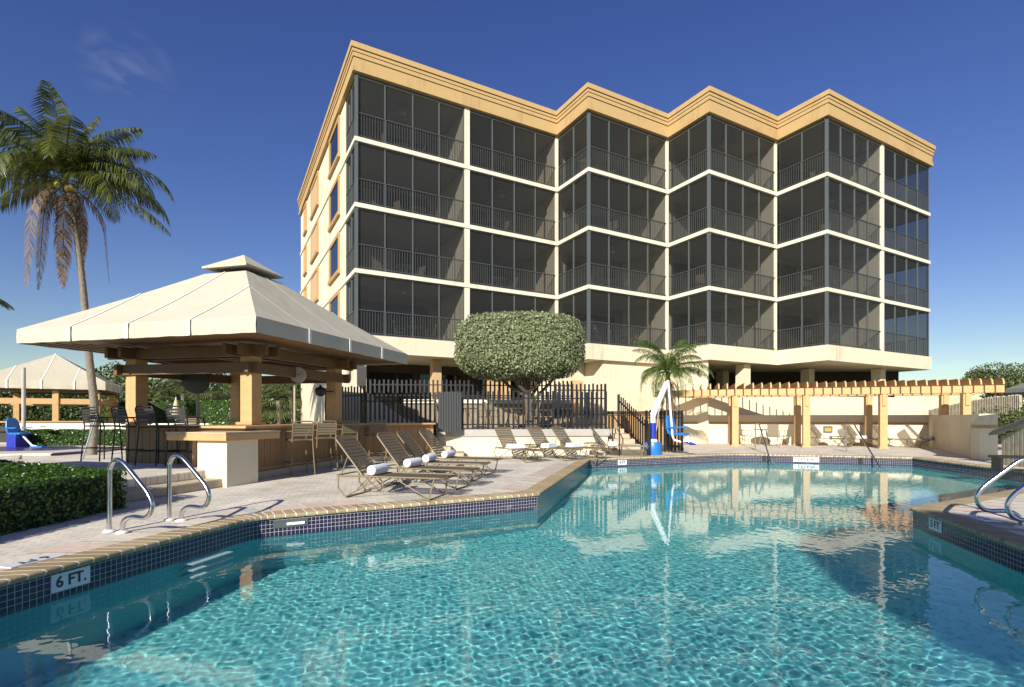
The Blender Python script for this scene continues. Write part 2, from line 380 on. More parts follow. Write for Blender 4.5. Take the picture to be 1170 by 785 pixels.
def plaster():
    """turquoise pool finish, mottled to imitate sunlight focused by the ripples"""
    m = mat('caustic_pool_finish', (.25, .6, .62), .8, spec=.2); t = m.node_tree; b = t.nodes['Principled BSDF']
    tc = t.nodes.new('ShaderNodeTexCoord')
    nd = t.nodes.new('ShaderNodeTexNoise'); nd.inputs['Scale'].default_value = 3.0; nd.inputs['Detail'].default_value = 3
    va = t.nodes.new('ShaderNodeVectorMath'); va.operation = 'MULTIPLY_ADD'; va.inputs[1].default_value = (.25, .25, .25)
    t.links.new(tc.outputs['Object'], nd.inputs['Vector']); t.links.new(nd.outputs['Color'], va.inputs[0]); t.links.new(tc.outputs['Object'], va.inputs[2])
    v = t.nodes.new('ShaderNodeTexVoronoi'); v.inputs['Scale'].default_value = 8.5; v.feature = 'F1'  # paler cell borders paint a caustic light net into the floor colour
    v2 = t.nodes.new('ShaderNodeTexVoronoi'); v2.inputs['Scale'].default_value = 17; v2.feature = 'F1'
    t.links.new(va.outputs[0], v.inputs['Vector']); t.links.new(va.outputs[0], v2.inputs['Vector'])
    a = t.nodes.new('ShaderNodeMath'); a.operation = 'ADD'; t.links.new(v.outputs['Distance'], a.inputs[0]); t.links.new(v2.outputs['Distance'], a.inputs[1])
    r = t.nodes.new('ShaderNodeValToRGB'); e = r.color_ramp.elements
    e[0].position = .25; e[0].color = (.05, .33, .37, 1); e[1].position = 1.0; e[1].color = (.26, .71, .69, 1)
    x = e.new(.62); x.color = (.10, .49, .51, 1)
    t.links.new(a.outputs[0], r.inputs[0]); t.links.new(r.outputs[0], b.inputs['Base Color'])
    return m
M['plaster'] = plaster(); M['plaster_wall'] = mat('pool_wall_finish', (.14, .48, .52), .8, noise=.08, nscale=3)
M['step_white'] = mat('white_pool_step', (.88, .9, .9), .6)

# ---------------------------------------------------------------- the ground, the pool and its water
U = Vector((.275, .961)); W = Vector((-.961, .275))
WZ = -.26; WAVE = 1.0
c0 = Vector(G(0, 664)); c1 = Vector(G(291, 590.5)); c2 = Vector(G(614, 563.5)); c3 = Vector(G(673, 524.8)); c4 = Vector(G(838, 518.6)); c5 = Vector(G(1043, 522.8))
d01 = (c1-c0).normalized(); near_l = c0-d01*((c0.y-.9)/d01.y)
tip = Vector(G(1043, 580)); e1 = Vector(G(1170, 538.2)); f1 = Vector(G(1170, 558)); g1 = Vector(G(1170, 624))
def inter(p, q, r, s):
    d = q-p; e = s-r; k = d.x*e.y-d.y*e.x; tt = ((r-p).x*e.y-(r-p).y*e.x)/k; return p+d*tt
meet = inter(c5, e1, tip, f1)
dn = (g1-tip).normalized(); near_r = tip+dn*((tip.y-.9)/-dn.y)
cs = []
def rnd_corner(p, a, b_, r, n=5):
    u = (a-p).normalized(); v = (b_-p).normalized(); A_ = p+u*r; B_ = p+v*r
    return [((1-s)**2*A_+2*s*(1-s)*p+s*s*B_) for s in [i/n for i in range(n+1)]]
pool = [near_l]+rnd_corner(c1, c0, c2, .22)+[c2, c3]+rnd_corner(c4, c3, c5, .9, 6)+[c5, meet]+[tip]+[near_r]
P2 = [(p.x, p.y) for p in pool]      # clockwise seen from above
def area(p): return sum(p[i][0]*p[(i+1) % len(p)][1]-p[(i+1) % len(p)][0]*p[i][1] for i in range(len(p)))/2
if area(P2) > 0: P2 = P2[::-1]; pool = pool[::-1]
def offset(poly, d):
    """move every edge of the (clockwise) outline outwards by d"""
    n = len(poly); out = []
    for i in range(n):
        p0 = Vector(poly[i-1]); p1 = Vector(poly[i]); p2 = Vector(poly[(i+1) % n])
        a = (p1-p0).normalized(); b_ = (p2-p1).normalized()
        na = Vector((-a.y, a.x)); nb = Vector((-b_.y, b_.x)); k = 1+na.dot(nb)
        out.append(p1+(na+nb)*(d/k))
    return out
def sheet(outer, hole, z, name, material):
    bm = bmesh.new()
    def ring(pts):
        vs = [bm.verts.new((p[0], p[1], z)) for p in pts]; return [bm.edges.new((vs[i], vs[(i+1) % len(vs)])) for i in range(len(vs))]
    es = ring(outer)+(ring(hole) if hole else [])
    bmesh.ops.triangle_fill(bm, edges=es, use_beauty=True, use_dissolve=False)
    for f in bm.faces:
        f.normal_update()
        if f.normal.z < 0: f.normal_flip()
    me = bpy.data.meshes.new(name); bm.to_mesh(me); bm.free()
    o = bpy.data.objects.new(name, me); C.objects.link(o); me.materials.append(material); o['kind'] = 'structure'; return o
hole = offset(P2, .10)
sheet([(-900, -900), (900, -900), (900, 900), (-900, 900)], hole, -.06, 'ground', M['sand'])
sheet([(-24, -6), (20, -6), (22, 10), (24, 27), (-2, 24), (-12, 26), (-26, 26)], hole, 0.0, 'pool_deck', M['paver'])
# pool shell: tile band, finish below it, floor
pm = MB(); pm.uv = []; pw = MB(); u = 0.0; n = len(P2)
for i in range(n):
    a = P2[i]; b_ = P2[(i+1) % n]; ln = math.dist(a, b_)
    pm.add([(a[0], a[1], -.33), (b_[0], b_[1], -.33), (b_[0], b_[1], -.035), (a[0], a[1], -.035)], [(0, 1, 2, 3)])
    pm.uv += [(u, -.335+.02), (u+ln, -.335+.02), (u+ln, -.04+.02), (u, -.04+.02)]; u += ln
    pw.add([(a[0], a[1], -2.6), (b_[0], b_[1], -2.6), (b_[0], b_[1], -.33), (a[0], a[1], -.33)], [(0, 1, 2, 3)])
poolt = bpy.data.objects.new('pool', None); C.objects.link(poolt); poolt['kind'] = 'structure'
pm.build('tile_band', M['tile'], poolt); pw.build('pool_wall', M['plaster_wall'], poolt)
fl = MB()
zf = lambda x, y: -1.85+max(0, min(1, (y-6)/9))*.65
bmf = bmesh.new()
vs = [bmf.verts.new((p[0], p[1], zf(*p))) for p in P2]; es = [bmf.edges.new((vs[i], vs[(i+1) % n])) for i in range(n)]
bmesh.ops.triangle_fill(bmf, edges=es, use_beauty=True)
for f in bmf.faces:
    f.normal_update()
    if f.normal.z < 0: f.normal_flip()
me = bpy.data.meshes.new('pool_floor'); bmf.to_mesh(me); bmf.free(); fo = bpy.data.objects.new('pool_floor', me); C.objects.link(fo); me.materials.append(M['plaster']); fo.parent = poolt
# coping: single bull-nosed bricks
cb = MB(); cj = MB(); bd = MB()
inn = offset(P2, -.03); out1 = offset(P2, .27); out2 = offset(P2, .75)
prof = [(-.03, -.042), (-.038, -.03), (-.038, -.008), (-.030, .004), (-.015, .010), (.27, .010)]
for i in range(n):
    a = Vector(P2[i]); b_ = Vector(P2[(i+1) % n]); d = b_-a; ln = d.length
    if ln < .02: continue
    cnt = max(1, round(ln/.128)); gap = .0085/ln
    nrm_a = (out1[i]-Vector(P2[i])); nrm_b = (out1[(i+1) % n]-Vector(P2[(i+1) % n]))
    for k in range(cnt):
        t0 = k/cnt+gap; t1 = (k+1)/cnt-gap
        vs = []
        for t_ in (t0, t1):
            p = a+d*t_; nv = (nrm_a*(1-t_)+nrm_b*t_)/.27
            for o_, z_ in prof: vs.append((p.x+nv.x*o_, p.y+nv.y*o_, z_))
            vs.append((p.x+nv.x*.27, p.y+nv.y*.27, -.042))
        m_ = 7
        fs = [(j, j+1, m_+j+1, m_+j) for j in range(m_-1)]+[(0, m_, 2*m_-1, m_-1)]+[tuple(range(m_)), tuple(range(2*m_-1, m_-1, -1))]
        cb.add(vs, fs)
    vs = []
    for t_ in (0, 1):
        p = a+d*t_; nv = (nrm_a if t_ == 0 else nrm_b)/.27
        for o_, z_ in [(-.027, -.038), (-.034, -.028), (-.034, -.009), (-.027, .001), (-.015, .007), (.268, .007)]: vs.append((p.x+nv.x*o_, p.y+nv.y*o_, z_))
    cj.add(vs, [(j, j+1, 6+j+1, 6+j) for j in range(5)]+[(0, 6, 11, 5)])
    q0, q1 = out1[i], out1[(i+1) % n]; r0, r1 = out2[i], out2[(i+1) % n]
    cnt = max(1, round((q1-q0).length/.42))
    for k in range(cnt):
        t0 = k/cnt+.008; t1 = (k+1)/cnt-.008
        A0 = q0.lerp(q1, t0); A1 = q0.lerp(q1, t1); B0 = r0.lerp(r1, t0); B1 = r0.lerp(r1, t1)
        bd.quad((A0.x, A0.y, .005), (A1.x, A1.y, .005), (B1.x, B1.y, .005), (B0.x, B0.y, .005))
cb.build('coping_bricks', M['coping'], poolt, smooth=True); cj.build('coping_mortar', M['joint'], poolt)
bo = bd.build('border_paving', M['border']); bo['kind'] = 'structure'

# water: a rippled sheet of real refracting water; the sun is focused through its ripples on to the floor
def water_mat():
    m = bpy.data.materials.new('pool_water'); m.use_nodes = True; t = m.node_tree; b = t.nodes['Principled BSDF']
    b.inputs['Transmission Weight'].default_value = 1; b.inputs['Roughness'].default_value = 0.0; b.inputs['IOR'].default_value = 1.333
    b.inputs['Base Color'].default_value = (.80, .97, .98, 1)
    return m
STP = .018
xs = np.arange(-5.6, 12.9, STP); ys = np.arange(.8, 17.9, STP); X_, Y_ = np.meshgrid(xs, ys); r5 = np.random.default_rng(1); Z_ = np.zeros_like(X_)
for k in range(84):
    a_ = r5.uniform(0, 2*math.pi); lam = .045*(6.5**r5.random()); kk = 2*math.pi/lam; Z_ += r5.uniform(.5, 1)*(.0019 if lam > .13 else .0036)*WAVE/kk*np.sin(kk*(X_*math.cos(a_)+Y_*math.sin(a_))+r5.uniform(0, 6.3)+.8*np.sin(.9*X_+.7*Y_+k))
calm = .65+.35*np.sin(.55*X_+.9*np.sin(.35*Y_))*np.sin(.45*Y_+1)
Z_ = Z_*calm+WZ
def inside(poly, X, Y):
    r = np.zeros(X.shape, bool); n_ = len(poly)
    for i in range(n_):
        x0, y0 = poly[i]; x1, y1 = poly[(i+1) % n_]
        if y0 == y1: continue
        c = ((y0 > Y) != (y1 > Y)) & (X < (x1-x0)*(Y-y0)/(y1-y0)+x0); r ^= c
    return r
pin = [tuple(p) for p in offset(P2, .045)]
keep = inside(pin, X_, Y_); ck = (keep[:-1, :-1] | keep[:-1, 1:] | keep[1:, 1:] | keep[1:, :-1])
idx = np.arange(X_.size).reshape(X_.shape); F_ = np.stack([idx[:-1, :-1], idx[:-1, 1:], idx[1:, 1:], idx[1:, :-1]], 2)[ck]
us = np.unique(F_); mp_ = np.zeros(X_.size, int); mp_[us] = np.arange(len(us)); F_ = mp_[F_]; V_ = np.stack([X_, Y_, Z_], 2).reshape(-1, 3)[us]
me = bpy.data.meshes.new('pool_water'); me.vertices.add(len(V_)); me.vertices.foreach_set('co', V_.ravel()); me.loops.add(F_.size); me.loops.foreach_set('vertex_index', F_.ravel())
me.polygons.add(len(F_)); me.polygons.foreach_set('loop_start', np.arange(len(F_))*4); me.update(calc_edges=True); me.polygons.foreach_set('use_smooth', [True]*len(F_))
wat = bpy.data.objects.new('pool_water', me); C.objects.link(wat); me.materials.append(water_mat()); wat['kind'] = 'structure'
wat.cycles.is_caustics_caster = True; sun.cycles.is_caustics_light = True
for o in C.objects:
    if o.parent == poolt and o.name.split('.')[0] in ('pool_floor', 'pool_wall', 'tile_band'): o.cycles.is_caustics_receiver = True

# depth markers set in the tile band and on the deck
def font_mesh(s, size, depth=.002):
    cu = bpy.data.curves.new('t', 'FONT'); cu.body = s; cu.size = size; cu.align_x = 'CENTER'; cu.align_y = 'CENTER'; cu.extrude = depth; cu.offset = size*.02
    o = bpy.data.objects.new('t', cu); C.objects.link(o); bpy.context.view_layer.update()
    me = bpy.data.meshes.new_from_object(o.evaluated_get(bpy.context.evaluated_depsgraph_get())); bpy.data.objects.remove(o); return me
def marker(px, py, a, b_, text, wd, ht, label, size=None, z=-.135):
    """a lettered tile on the pool wall that runs from a to b_"""
    d = (b_-a).normalized(); Ym = inter(a, b_, Vector((0, 0)), Vector(((px-585)/FPX, 1)))
    nr = Vector((d.y, -d.x))
    if nr.dot(-Ym) < 0: nr = -nr
    right = Vector((-nr.y, nr.x))
    rz = math.atan2(right.y, right.x)
    t = thing('depth_marker', label, 'depth marker', (Ym.x+nr.x*.004, Ym.y+nr.y*.004, z), rz)
    MB().box((0, 0, 0), (wd, .008, ht)).build('tile_plate', M['sign_white'], t, bevel=.001)
    me = font_mesh(text, size or ht*.86); me.materials.append(M['sign_ink']); o = bpy.data.objects.new('lettering', me); C.objects.link(o); o.parent = t
    o.location = (0, -.0055, 0); o.rotation_euler = (R(90), 0, 0); o.scale = (.92, 1, 1)
marker(81, 662, c0, c1, '6 FT.', .31, .15, 'white tile reading 6 FT on the shaded left pool wall')
marker(1069, 600, tip, g1, '5 FT', .30, .15, 'white tile reading 5 FT on the right pool wall below the handrails', z=-.12)
marker(711, 528, c3, c4, '4 FT', .32, .15, 'white tile reading 4 FT on the far pool wall near the lift')
marker(921, 527, c4, c5, '3 FT 6 IN', .76, .16, 'long white tile reading 3 FT 6 IN on the far pool wall', z=-.14)
def deck_marker(p, dirv, text, label):
    t = thing('deck_depth_marker', label, 'depth marker', (p[0], p[1], .011), math.atan2(dirv.y, dirv.x))
    MB().box((0, 0, 0), (.42, .16, .008)).build('tile_plate', M['sign_white'], t)
    me = font_mesh(text, .13, .001); me.materials.append(M['sign_ink']); o = bpy.data.objects.new('lettering', me); C.objects.link(o); o.parent = t; o.location = (0, 0, .0055)
dm = (c0+d01*.45)+Vector((-d01.y, d01.x))*.36
deck_marker(dm, -d01, '6 FT', 'white tile reading 6 FT let into the deck by the left coping')
dm = tip+dn*.75+Vector((-dn.y, dn.x))*.42
deck_marker(dm, dn, '5 FT', 'pale tile reading 5 FT let into the right deck below the handrail')
# skimmer mouth in the second wall, lane marks, steps under the left rails
d12 = (c2-c1).normalized(); n12 = Vector((d12.y, -d12.x)); sk = c1+d12*.42
t = thing('pool_skimmer', 'white skimmer mouth in a grey frame at the left pool corner', 'skimmer', (sk.x, sk.y, -.12), math.atan2(d12.y, d12.x))
MB().box((0, -.004, 0), (.42, .012, .10)).build('frame', M['frame'], t)
MB().box((.06, -.018, -.005), (.22, .02, .035)).build('weir', M['step_white'], t, bevel=.006)
d45 = (c5-c4).normalized(); n45 = Vector((d45.y, -d45.x)); n45 = n45 if n45.y < 0 else -n45
for i, px in enumerate((873, 983)):
    q = inter(c4, c5, Vector((0, 0)), Vector(((px-585)/FPX, 1)))
    o = MB().box((0, 0, 0), (.14, .008, .30)).build('edge_mark', M['black']); o.location = (q.x+n45.x*.004, q.y+n45.y*.004, -.185); o.rotation_euler = (0, 0, math.atan2(d45.y, d45.x)); o['kind'] = 'structure'
nl = Vector((d01.y, -d01.x))
t = thing('pool_wall_steps', 'three white recessed steps under water below the left handrails', 'pool steps', (0, 0, 0))
for k in range(3):
    q = c0+d01*1.85+nl*.09
    MB().box((q.x, q.y, -.42-.24*k), (.16, .55, .045), rz=math.atan2(d01.y, d01.x)-math.pi/2).build('tread', M['step_white'], t, bevel=.01).cycles.is_caustics_receiver = True

# ---------------------------------------------------------------- handrails
def hook_rail(loc, dirv, label, group):
    t = thing('pool_handrail', label, 'handrail', (loc[0], loc[1], 0), math.atan2(dirv.y, dirv.x), group)
    key = [(0, .0), (0, .62), (.012, .70), (.05, .765), (.11, .79), (.17, .775), (.24, .73), (.46, .53), (.55, .44), (.60, .35), (.595, .27), (.55, .205), (.48, .18), (.36, .185), (.28, .175), (.215, .135), (.19, .07), (.185, 0)]
    pts = []
    for i in range(len(key)-1):
        p0 = key[max(i-1, 0)]; p1 = key[i]; p2 = key[i+1]; p3 = key[min(i+2, len(key)-1)]
        for s in range(4):
            u_ = s/4; f = lambda a, b, c, d: .5*((2*b)+(-a+c)*u_+(2*a-5*b+4*c-d)*u_*u_+(-a+3*b-3*c+d)*u_**3)
            pts.append((f(p0[0], p1[0], p2[0], p3[0]), 0, f(p0[1], p1[1], p2[1], p3[1])))
    pts.append((key[-1][0], 0, 0))
    MB().tube(pts, .0245, 14).build('tube', M['steel'], t, smooth=True)
    for x in (0, .185): MB().lathe([(.062, .0), (.062, .012), (.05, .02), (.027, .026)], 20, (x, 0, .004)).build('escutcheon', M['esc'], t, smooth=True)
    return t
inl = Vector((.961, -.275))
gh = 'looped steel pool handrails'
hook_rail(G(125, 608), inl, 'nearer steel looped handrail of the pair beside the clipped hedge', gh)
hook_rail(G(193.5, 594.6), inl, 'farther steel looped handrail of the pair beside the clipped hedge', gh)
b0 = tip+dn*1.13+Vector((-dn.y, dn.x))*.55
r1 = Vector((5.94, 5.80)); hook_rail(r1, -inl, 'left steel looped handrail at the right edge on the near deck', gh)
r2 = r1-U*.55; hook_rail(r2, -inl, 'right steel looped handrail cut off by the right edge of the picture', gh)

def grab_rail(px, py, label):
    a = Vector(G(px, py)); d = -U
    t = thing('pool_stair_rail', label, 'handrail', (a.x, a.y, 0), math.atan2(d.y, d.x))
    pts = [(0, 0, 0), (0, 0, .9), (.03, 0, .97), (.10, 0, 1.0), (.75, 0, 1.0), (.86, 0, .98), (.95, 0, .90), (3.2, 0, -.42)]
    MB().tube(pts, .024, 10).build('tube', M['steel'], t, smooth=True)
grab_rail(863, 514.5, 'steel stair rail entering the water left of the 3 FT 6 IN tile')
grab_rail(967, 516.5, 'steel stair rail entering the water right of the 3 FT 6 IN tile')

# ---------------------------------------------------------------- the apartment building
TH = .5083; A = Vector((math.cos(TH), math.sin(TH))); B = Vector((-A.y, A.x))
P1 = Vector((-6.514, 21.58)); w2, w1, sB = 5.067, 5.127, 2.58
V1 = P1+A*2*w2; Q2 = V1-B*sB; V2 = Q2+A*w1; Q3 = V2-B*sB; V3 = Q3+A*w1; Q4 = V3-B*sB; EE = Q4+A*2*w2
Z1, FH = 4.72, 2.75
DEP = 2.06
bld = thing('apartment_building', 'cream five storey apartment building with zigzag screened balconies and ochre roof fascia', 'building', (0, 0, 0))
zig = [P1, V1, Q2, V2, Q3, V3, Q4, EE]
back_l = P1+B*17.6; back_r = EE+B*14
def offl(pts, d):
    """offset an open line to its outer side (right hand when walking from left to right)"""
    out = []; n = len(pts)
    for i in range(n):
        a = (pts[i]-pts[i-1]).normalized() if i else None; b_ = (pts[i+1]-pts[i]).normalized() if i < n-1 else None
        if a is None: a = b_
        if b_ is None: b_ = a
        na = Vector((a.y, -a.x)); nb = Vector((b_.y, -b_.x)); out.append(pts[i]+(na+nb)*(d/(1+na.dot(nb))))
    return out
ring = [back_l]+zig+[back_r]
# core volume behind the balconies
core_l = P1+B*DEP
BD = 3.3; st_ = BD-sB
MB().prism([tuple(p) for p in [back_l, P1+B*DEP, P1+A*.2+B*DEP, P1+A*.2+B*BD, V1+B*BD, V1+B*st_, V2+B*BD, V2+B*st_, V3+B*BD, V3+B*st_, EE+B*BD, back_r]], Z1-.4, 15.6).build('wall', M['cream'], bld)
bk = [P1+A*.2+B*(BD-.02), V1+B*(BD-.02), V1+B*(st_-.02), V2+B*(BD-.02)-A*.02, V2+B*(st_-.02), V3+B*(BD-.02)-A*.02, V3+B*(st_-.02), EE+B*(BD-.02)]
# floor slabs, base band and ceilings
rp = offl(ring, .06)
for k in range(1, 5):
    z = Z1+FH*k if k < 4 else None
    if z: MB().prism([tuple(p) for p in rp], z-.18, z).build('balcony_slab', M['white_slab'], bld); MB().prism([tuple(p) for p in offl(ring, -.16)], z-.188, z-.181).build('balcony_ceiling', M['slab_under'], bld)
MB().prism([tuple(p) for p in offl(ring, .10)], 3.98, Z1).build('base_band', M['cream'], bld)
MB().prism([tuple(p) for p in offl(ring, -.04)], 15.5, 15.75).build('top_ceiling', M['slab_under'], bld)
# stepped ochre fascia
fa = MB()
zs = [(15.63, 15.82, .155), (15.825, 16.20, .12), (16.22, 16.38, .16), (16.40, 16.53, .19), (16.55, 16.77, .24)]
for z0, z1, d in zs:
    ro = offl([back_l-A*.0]+zig+[back_r], d)
    fa.prism([tuple(p) for p in ro], z0, z1)
fa.build('roof_fascia', M['fascia'], bld)
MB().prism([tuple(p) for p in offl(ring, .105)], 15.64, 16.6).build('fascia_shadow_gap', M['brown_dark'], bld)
MB().prism([tuple(p) for p in offl(ring, .15)], 16.771, 16.80).build('roof', M['cap_grey'], bld)
# partitions and fronts
def wallbar(mb, p, q, th, z0, z1):
    d = (q-p); mb.box(((p.x+q.x)/2, (p.y+q.y)/2, (z0+z1)/2), (d.length, th, z1-z0), rz=math.atan2(d.y, d.x))
def front(a, b_, nb, z, top, kind='rail', posts=(True, True)):
    """frame, railing and screens between a and b_ on one storey"""
    d = (b_-a); ln = d.length; u = d.normalized(); nn = Vector((u.y, -u.x)); a0 = a-nn*.05; rz = math.atan2(u.y, u.x)
    fr = MB(); ra = MB(); sc_ = MB()
    h = top-z
    for k in range(nb+1):
        if k == 0 and not posts[0]: continue
        if k == nb and not posts[1]: continue
        p = a0+u*(ln*k/nb); wd = .045 if 0 < k < nb else .085
        fr.box((p.x, p.y, z+h/2), (wd, .07, h), rz=rz)
    m_ = a0+u*ln/2
    fr.box((m_.x, m_.y, top-.03), (ln, .06, .06), rz=rz); fr.box((m_.x, m_.y, z+.025), (ln, .06, .05), rz=rz)
    p = m_-nn*.0
    if kind == 'glass':
        fr.box((m_.x, m_.y, z+1.0), (ln, .05, .06), rz=rz)
        sc_.box((m_.x, m_.y, z+h/2), (ln, .008, h-.05), rz=rz)
        fr.build('window_frame', M['frame'], bld); sc_.build('mesh_screen', M['screen'], bld); return
    fr.build('screen_frame', M['frame'], bld)
    q = m_+nn*.015
    ra.box((q.x, q.y, z+1.05), (ln, .05, .04), rz=rz); ra.box((q.x, q.y, z+.10), (ln, .03, .03), rz=rz)
    n_ = int(ln/.115)
    for k in range(1, n_):
        p = a0+nn*.015+u*(ln*k/n_); ra.box((p.x, p.y, z+.58), (.02, .02, .94), rz=rz)
    ra.build('railing', M['rail'], bld)
    sc_.quad(*[(v.x, v.y, zz) for v, zz in ((a0-nn*.02, z+.05), (a0+u*ln-nn*.02, z+.05), (a0+u*ln-nn*.02, top-.05), (a0-nn*.02, top-.05))])
    sc_.build('mesh_screen', M['screen'], bld)
dr_rng = random.Random(77)
mid1 = P1+A*w2; mid4 = Q4+A*w2
for k in range(4):
    z = Z1+FH*k; top = z+FH-.18 if k < 3 else 15.62
    pa = MB()
    wallbar(pa, mid1-B*.02, mid1+B*BD, .26, z, top); pa.build('partition_wall', M['white_slab'], bld)
    for v in (V1, V2, V3):
        pa = MB(); vv = v+A*.02-B*.06
        wallbar(pa, v-A*.04, v-A*.04+B*(st_+.1), .17, z, top); pa.build('partition_wall', M['white_slab'], bld)
    pa = MB(); wallbar(pa, mid4-B*.02, mid4+B*BD, .26, z, top); pa.build('partition_wall', M['white_slab'], bld)
    front(P1, mid1-A*.13, 4, z, top); front(mid1+A*.13, V1-A*.12, 4, z, top, posts=(False, False))
    front(P1+B*DEP, P1, 2, z, top)
    front(V1-B*.08, Q2, 2, z, top, posts=(False, True)); front(Q2, V2-A*.12, 4, z, top, posts=(True, False))
    front(V2-B*.08, Q3, 2, z, top, posts=(False, True)); front(Q3, V3-A*.12, 4, z, top, posts=(True, False))
    front(V3-B*.08, Q4, 2, z, top, posts=(False, True)); front(Q4, mid4-A*.13, 4, z, top, posts=(True, False))
    front(mid4+A*.13, EE, 4, z, top, posts=(False, True)); front(EE, EE+B*BD, 2, z, top, posts=(False, False))
    # sliding doors on the back wall of each balcony
    for p, q in [(r_+A*1.0+B*(BD-.03), r_+A*4.3+B*(BD-.03)) for r_ in (P1, mid1, Q2, Q3, Q4)]:
        e_ = (q-p).normalized(); nb_ = Vector((e_.y, -e_.x))*.04
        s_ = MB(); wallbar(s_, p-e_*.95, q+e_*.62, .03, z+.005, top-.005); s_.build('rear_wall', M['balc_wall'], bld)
        s_ = MB(); wallbar(s_, p+nb_, q+nb_, .05, z+.02, z+2.15); dr = s_.build('sliding_door', M['glass_dark'], bld)
        c0_ = dr_rng.random()
        if c0_ < .75:
            t0_ = dr_rng.choice([0, .5, 0]); t1_ = t0_+dr_rng.choice([.25, .5, .5]); cu = MB(); L_ = (q-p).length; n_c = int((t1_-t0_)*L_/.09)
            for c_ in range(n_c):
                pc_ = p+nb_*1.8+e_*(L_*t0_+.09*(c_+.5)); cu.box((pc_.x, pc_.y, z+1.08), (.07, .02, 2.06), rz=math.atan2(e_.y, e_.x)+.35)
            cu.build('vertical_blind', M['blind'], dr)
# left gable windows
for k in range(4):
    z = Z1+FH*k
    for t0, t1, kind in ((3.3, 6.0, 0), (9.6, 12.4, 1), (14.4, 15.7, 1)):
        ctr = P1+B*((t0+t1)/2)-A*.0; rz = math.atan2(B.y, B.x); ww = t1-t0
        fm = MB()
        for dy in (-ww/2+.14, ww/2-.14):
            p = ctr+B*dy-A*.02; fm.box((p.x, p.y, z+1.6), (.24, .10, 1.66), rz=rz)
        p = ctr-A*.022; fm.box((p.x, p.y, z+2.5), (ww, .104, .2), rz=rz); fm.box((p.x-A.x*.02, p.y-A.y*.02, z+.70), (ww+.06, .16, .18), rz=rz)
        f = fm.build('window_frame', M['tan'], bld)
        p = ctr-A*.012
        MB().box((p.x, p.y, z+1.6), (ww-.46, .04, 1.62), rz=rz).build('shutter' if kind else 'pane', M['peach'] if kind else M['glass_dark'], f)
# ground storey: left restaurant front set back, recess with a door, white walls under the band, open garage
gs = MB()
gl_a = P1+B*3.0; gl_b = V1+B*.5
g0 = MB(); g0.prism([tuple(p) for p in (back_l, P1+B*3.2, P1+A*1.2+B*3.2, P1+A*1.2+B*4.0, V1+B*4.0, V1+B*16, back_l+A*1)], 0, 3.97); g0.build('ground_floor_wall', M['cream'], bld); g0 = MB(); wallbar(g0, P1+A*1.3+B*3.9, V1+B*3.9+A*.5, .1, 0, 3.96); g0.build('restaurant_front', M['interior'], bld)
for a_, b_ in ((1.5, 3.7), (4.1, 6.4), (7.6, 9.9)):
    s_ = MB(); wallbar(s_, P1+A*a_+B*3.82, P1+A*b_+B*3.82, .06, .9, 3.5); s_.build('ground_floor_window', M['glass_dark'], bld)
for t_ in (.25, 3.9, 6.9, 7.6):
    p = P1+A*t_+B*(1.0 if t_ > 1 else .35); MB().box((p.x, p.y, 1.99), (.42, .42, 3.96), rz=TH).build('column', M['peach'] if t_ > 1 else M['cream'], bld)
# wall under bay two and its short return
wA = Q2+A*.95; 
gw = MB(); gw.prism([tuple(p) for p in (wA-B*0+B*.12, V2-A*.1+B*.12, Q3+B*.12+A*.1, Q3+A*.1+B*3, wA+B*3)], 0, 3.97); gw.build('ground_floor_wall', M['cream'], bld)
gw = MB(); gw.prism([tuple(p) for p in (V1+B*1.6-A*.6, wA+B*1.6+A*.0, wA+B*3, V1+B*3-A*.6)], 0, 3.97); gw.build('recess_wall', M['cream2'], bld)
s_ = MB(); p0 = V1+A*1.0-B*.0+B*1.57; wallbar(s_, Q2+A*.1+B*(sB+1.0-2.05), Q2+A*.8+B*(sB+1.0-2.05), .06, .9, 3.1); s_.build('door', M['peach'], bld)
s_ = MB(); s_.prism([tuple(p) for p in (Q2-A*.2+B*1.55, Q2+A*.94+B*1.55, Q2+A*.94+B*3.0, Q2-A*.2+B*3.0)], 0, 3.97); s_.build('recess_wall', M['cream2'], bld)
# garage parapet, columns and dark depth
gp = MB(); wallbar(gp, Q3+A*.2+B*.5, EE-B*.5+A*.2, .25, 0, 2.35); gp.build('garage_parapet', M['cream'], bld)
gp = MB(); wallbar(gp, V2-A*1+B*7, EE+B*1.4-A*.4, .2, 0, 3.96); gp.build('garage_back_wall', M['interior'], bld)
for p in (V3-A*2.0+B*.5, V3+A*.3+B*3.6, Q4+A*3.4+B*3.0, EE-A*3.4+B*1.0):
    MB().box((p.x, p.y, 1.98), (.5, .5, 3.95), rz=TH).build('column', M['cream2'], bld)
gp = MB(); wallbar(gp, EE-A*1.4+B*1.0, EE+A*.0+B*1.0, .2, 0, 3.3); gp.build('garage_end_wall', M['cream'], bld)
# stair wing wall by the restaurant front
sw = MB(); a_ = P1-A*.9-B*1.2
pts = [(0, 0), (3.4, 0), (3.4, .9), (2.4, 1.2), (0, 2.9)]
o = MB().prism(pts, -.1, .1).build('stair_wall', M['cream2']); o.rotation_euler = (R(90), 0, R(20)); o.location = (AX(385, 18.6), 18.6, 0.0)
tag(o, 'cream wedge shaped stair wall beside the round white column', 'wall')
o = MB().lathe([(.24, 0), (.24, 3.97)], 24, (AX(394, 20.6), 20.6, 0)).build('round_column', M['cream'], bld, smooth=True)

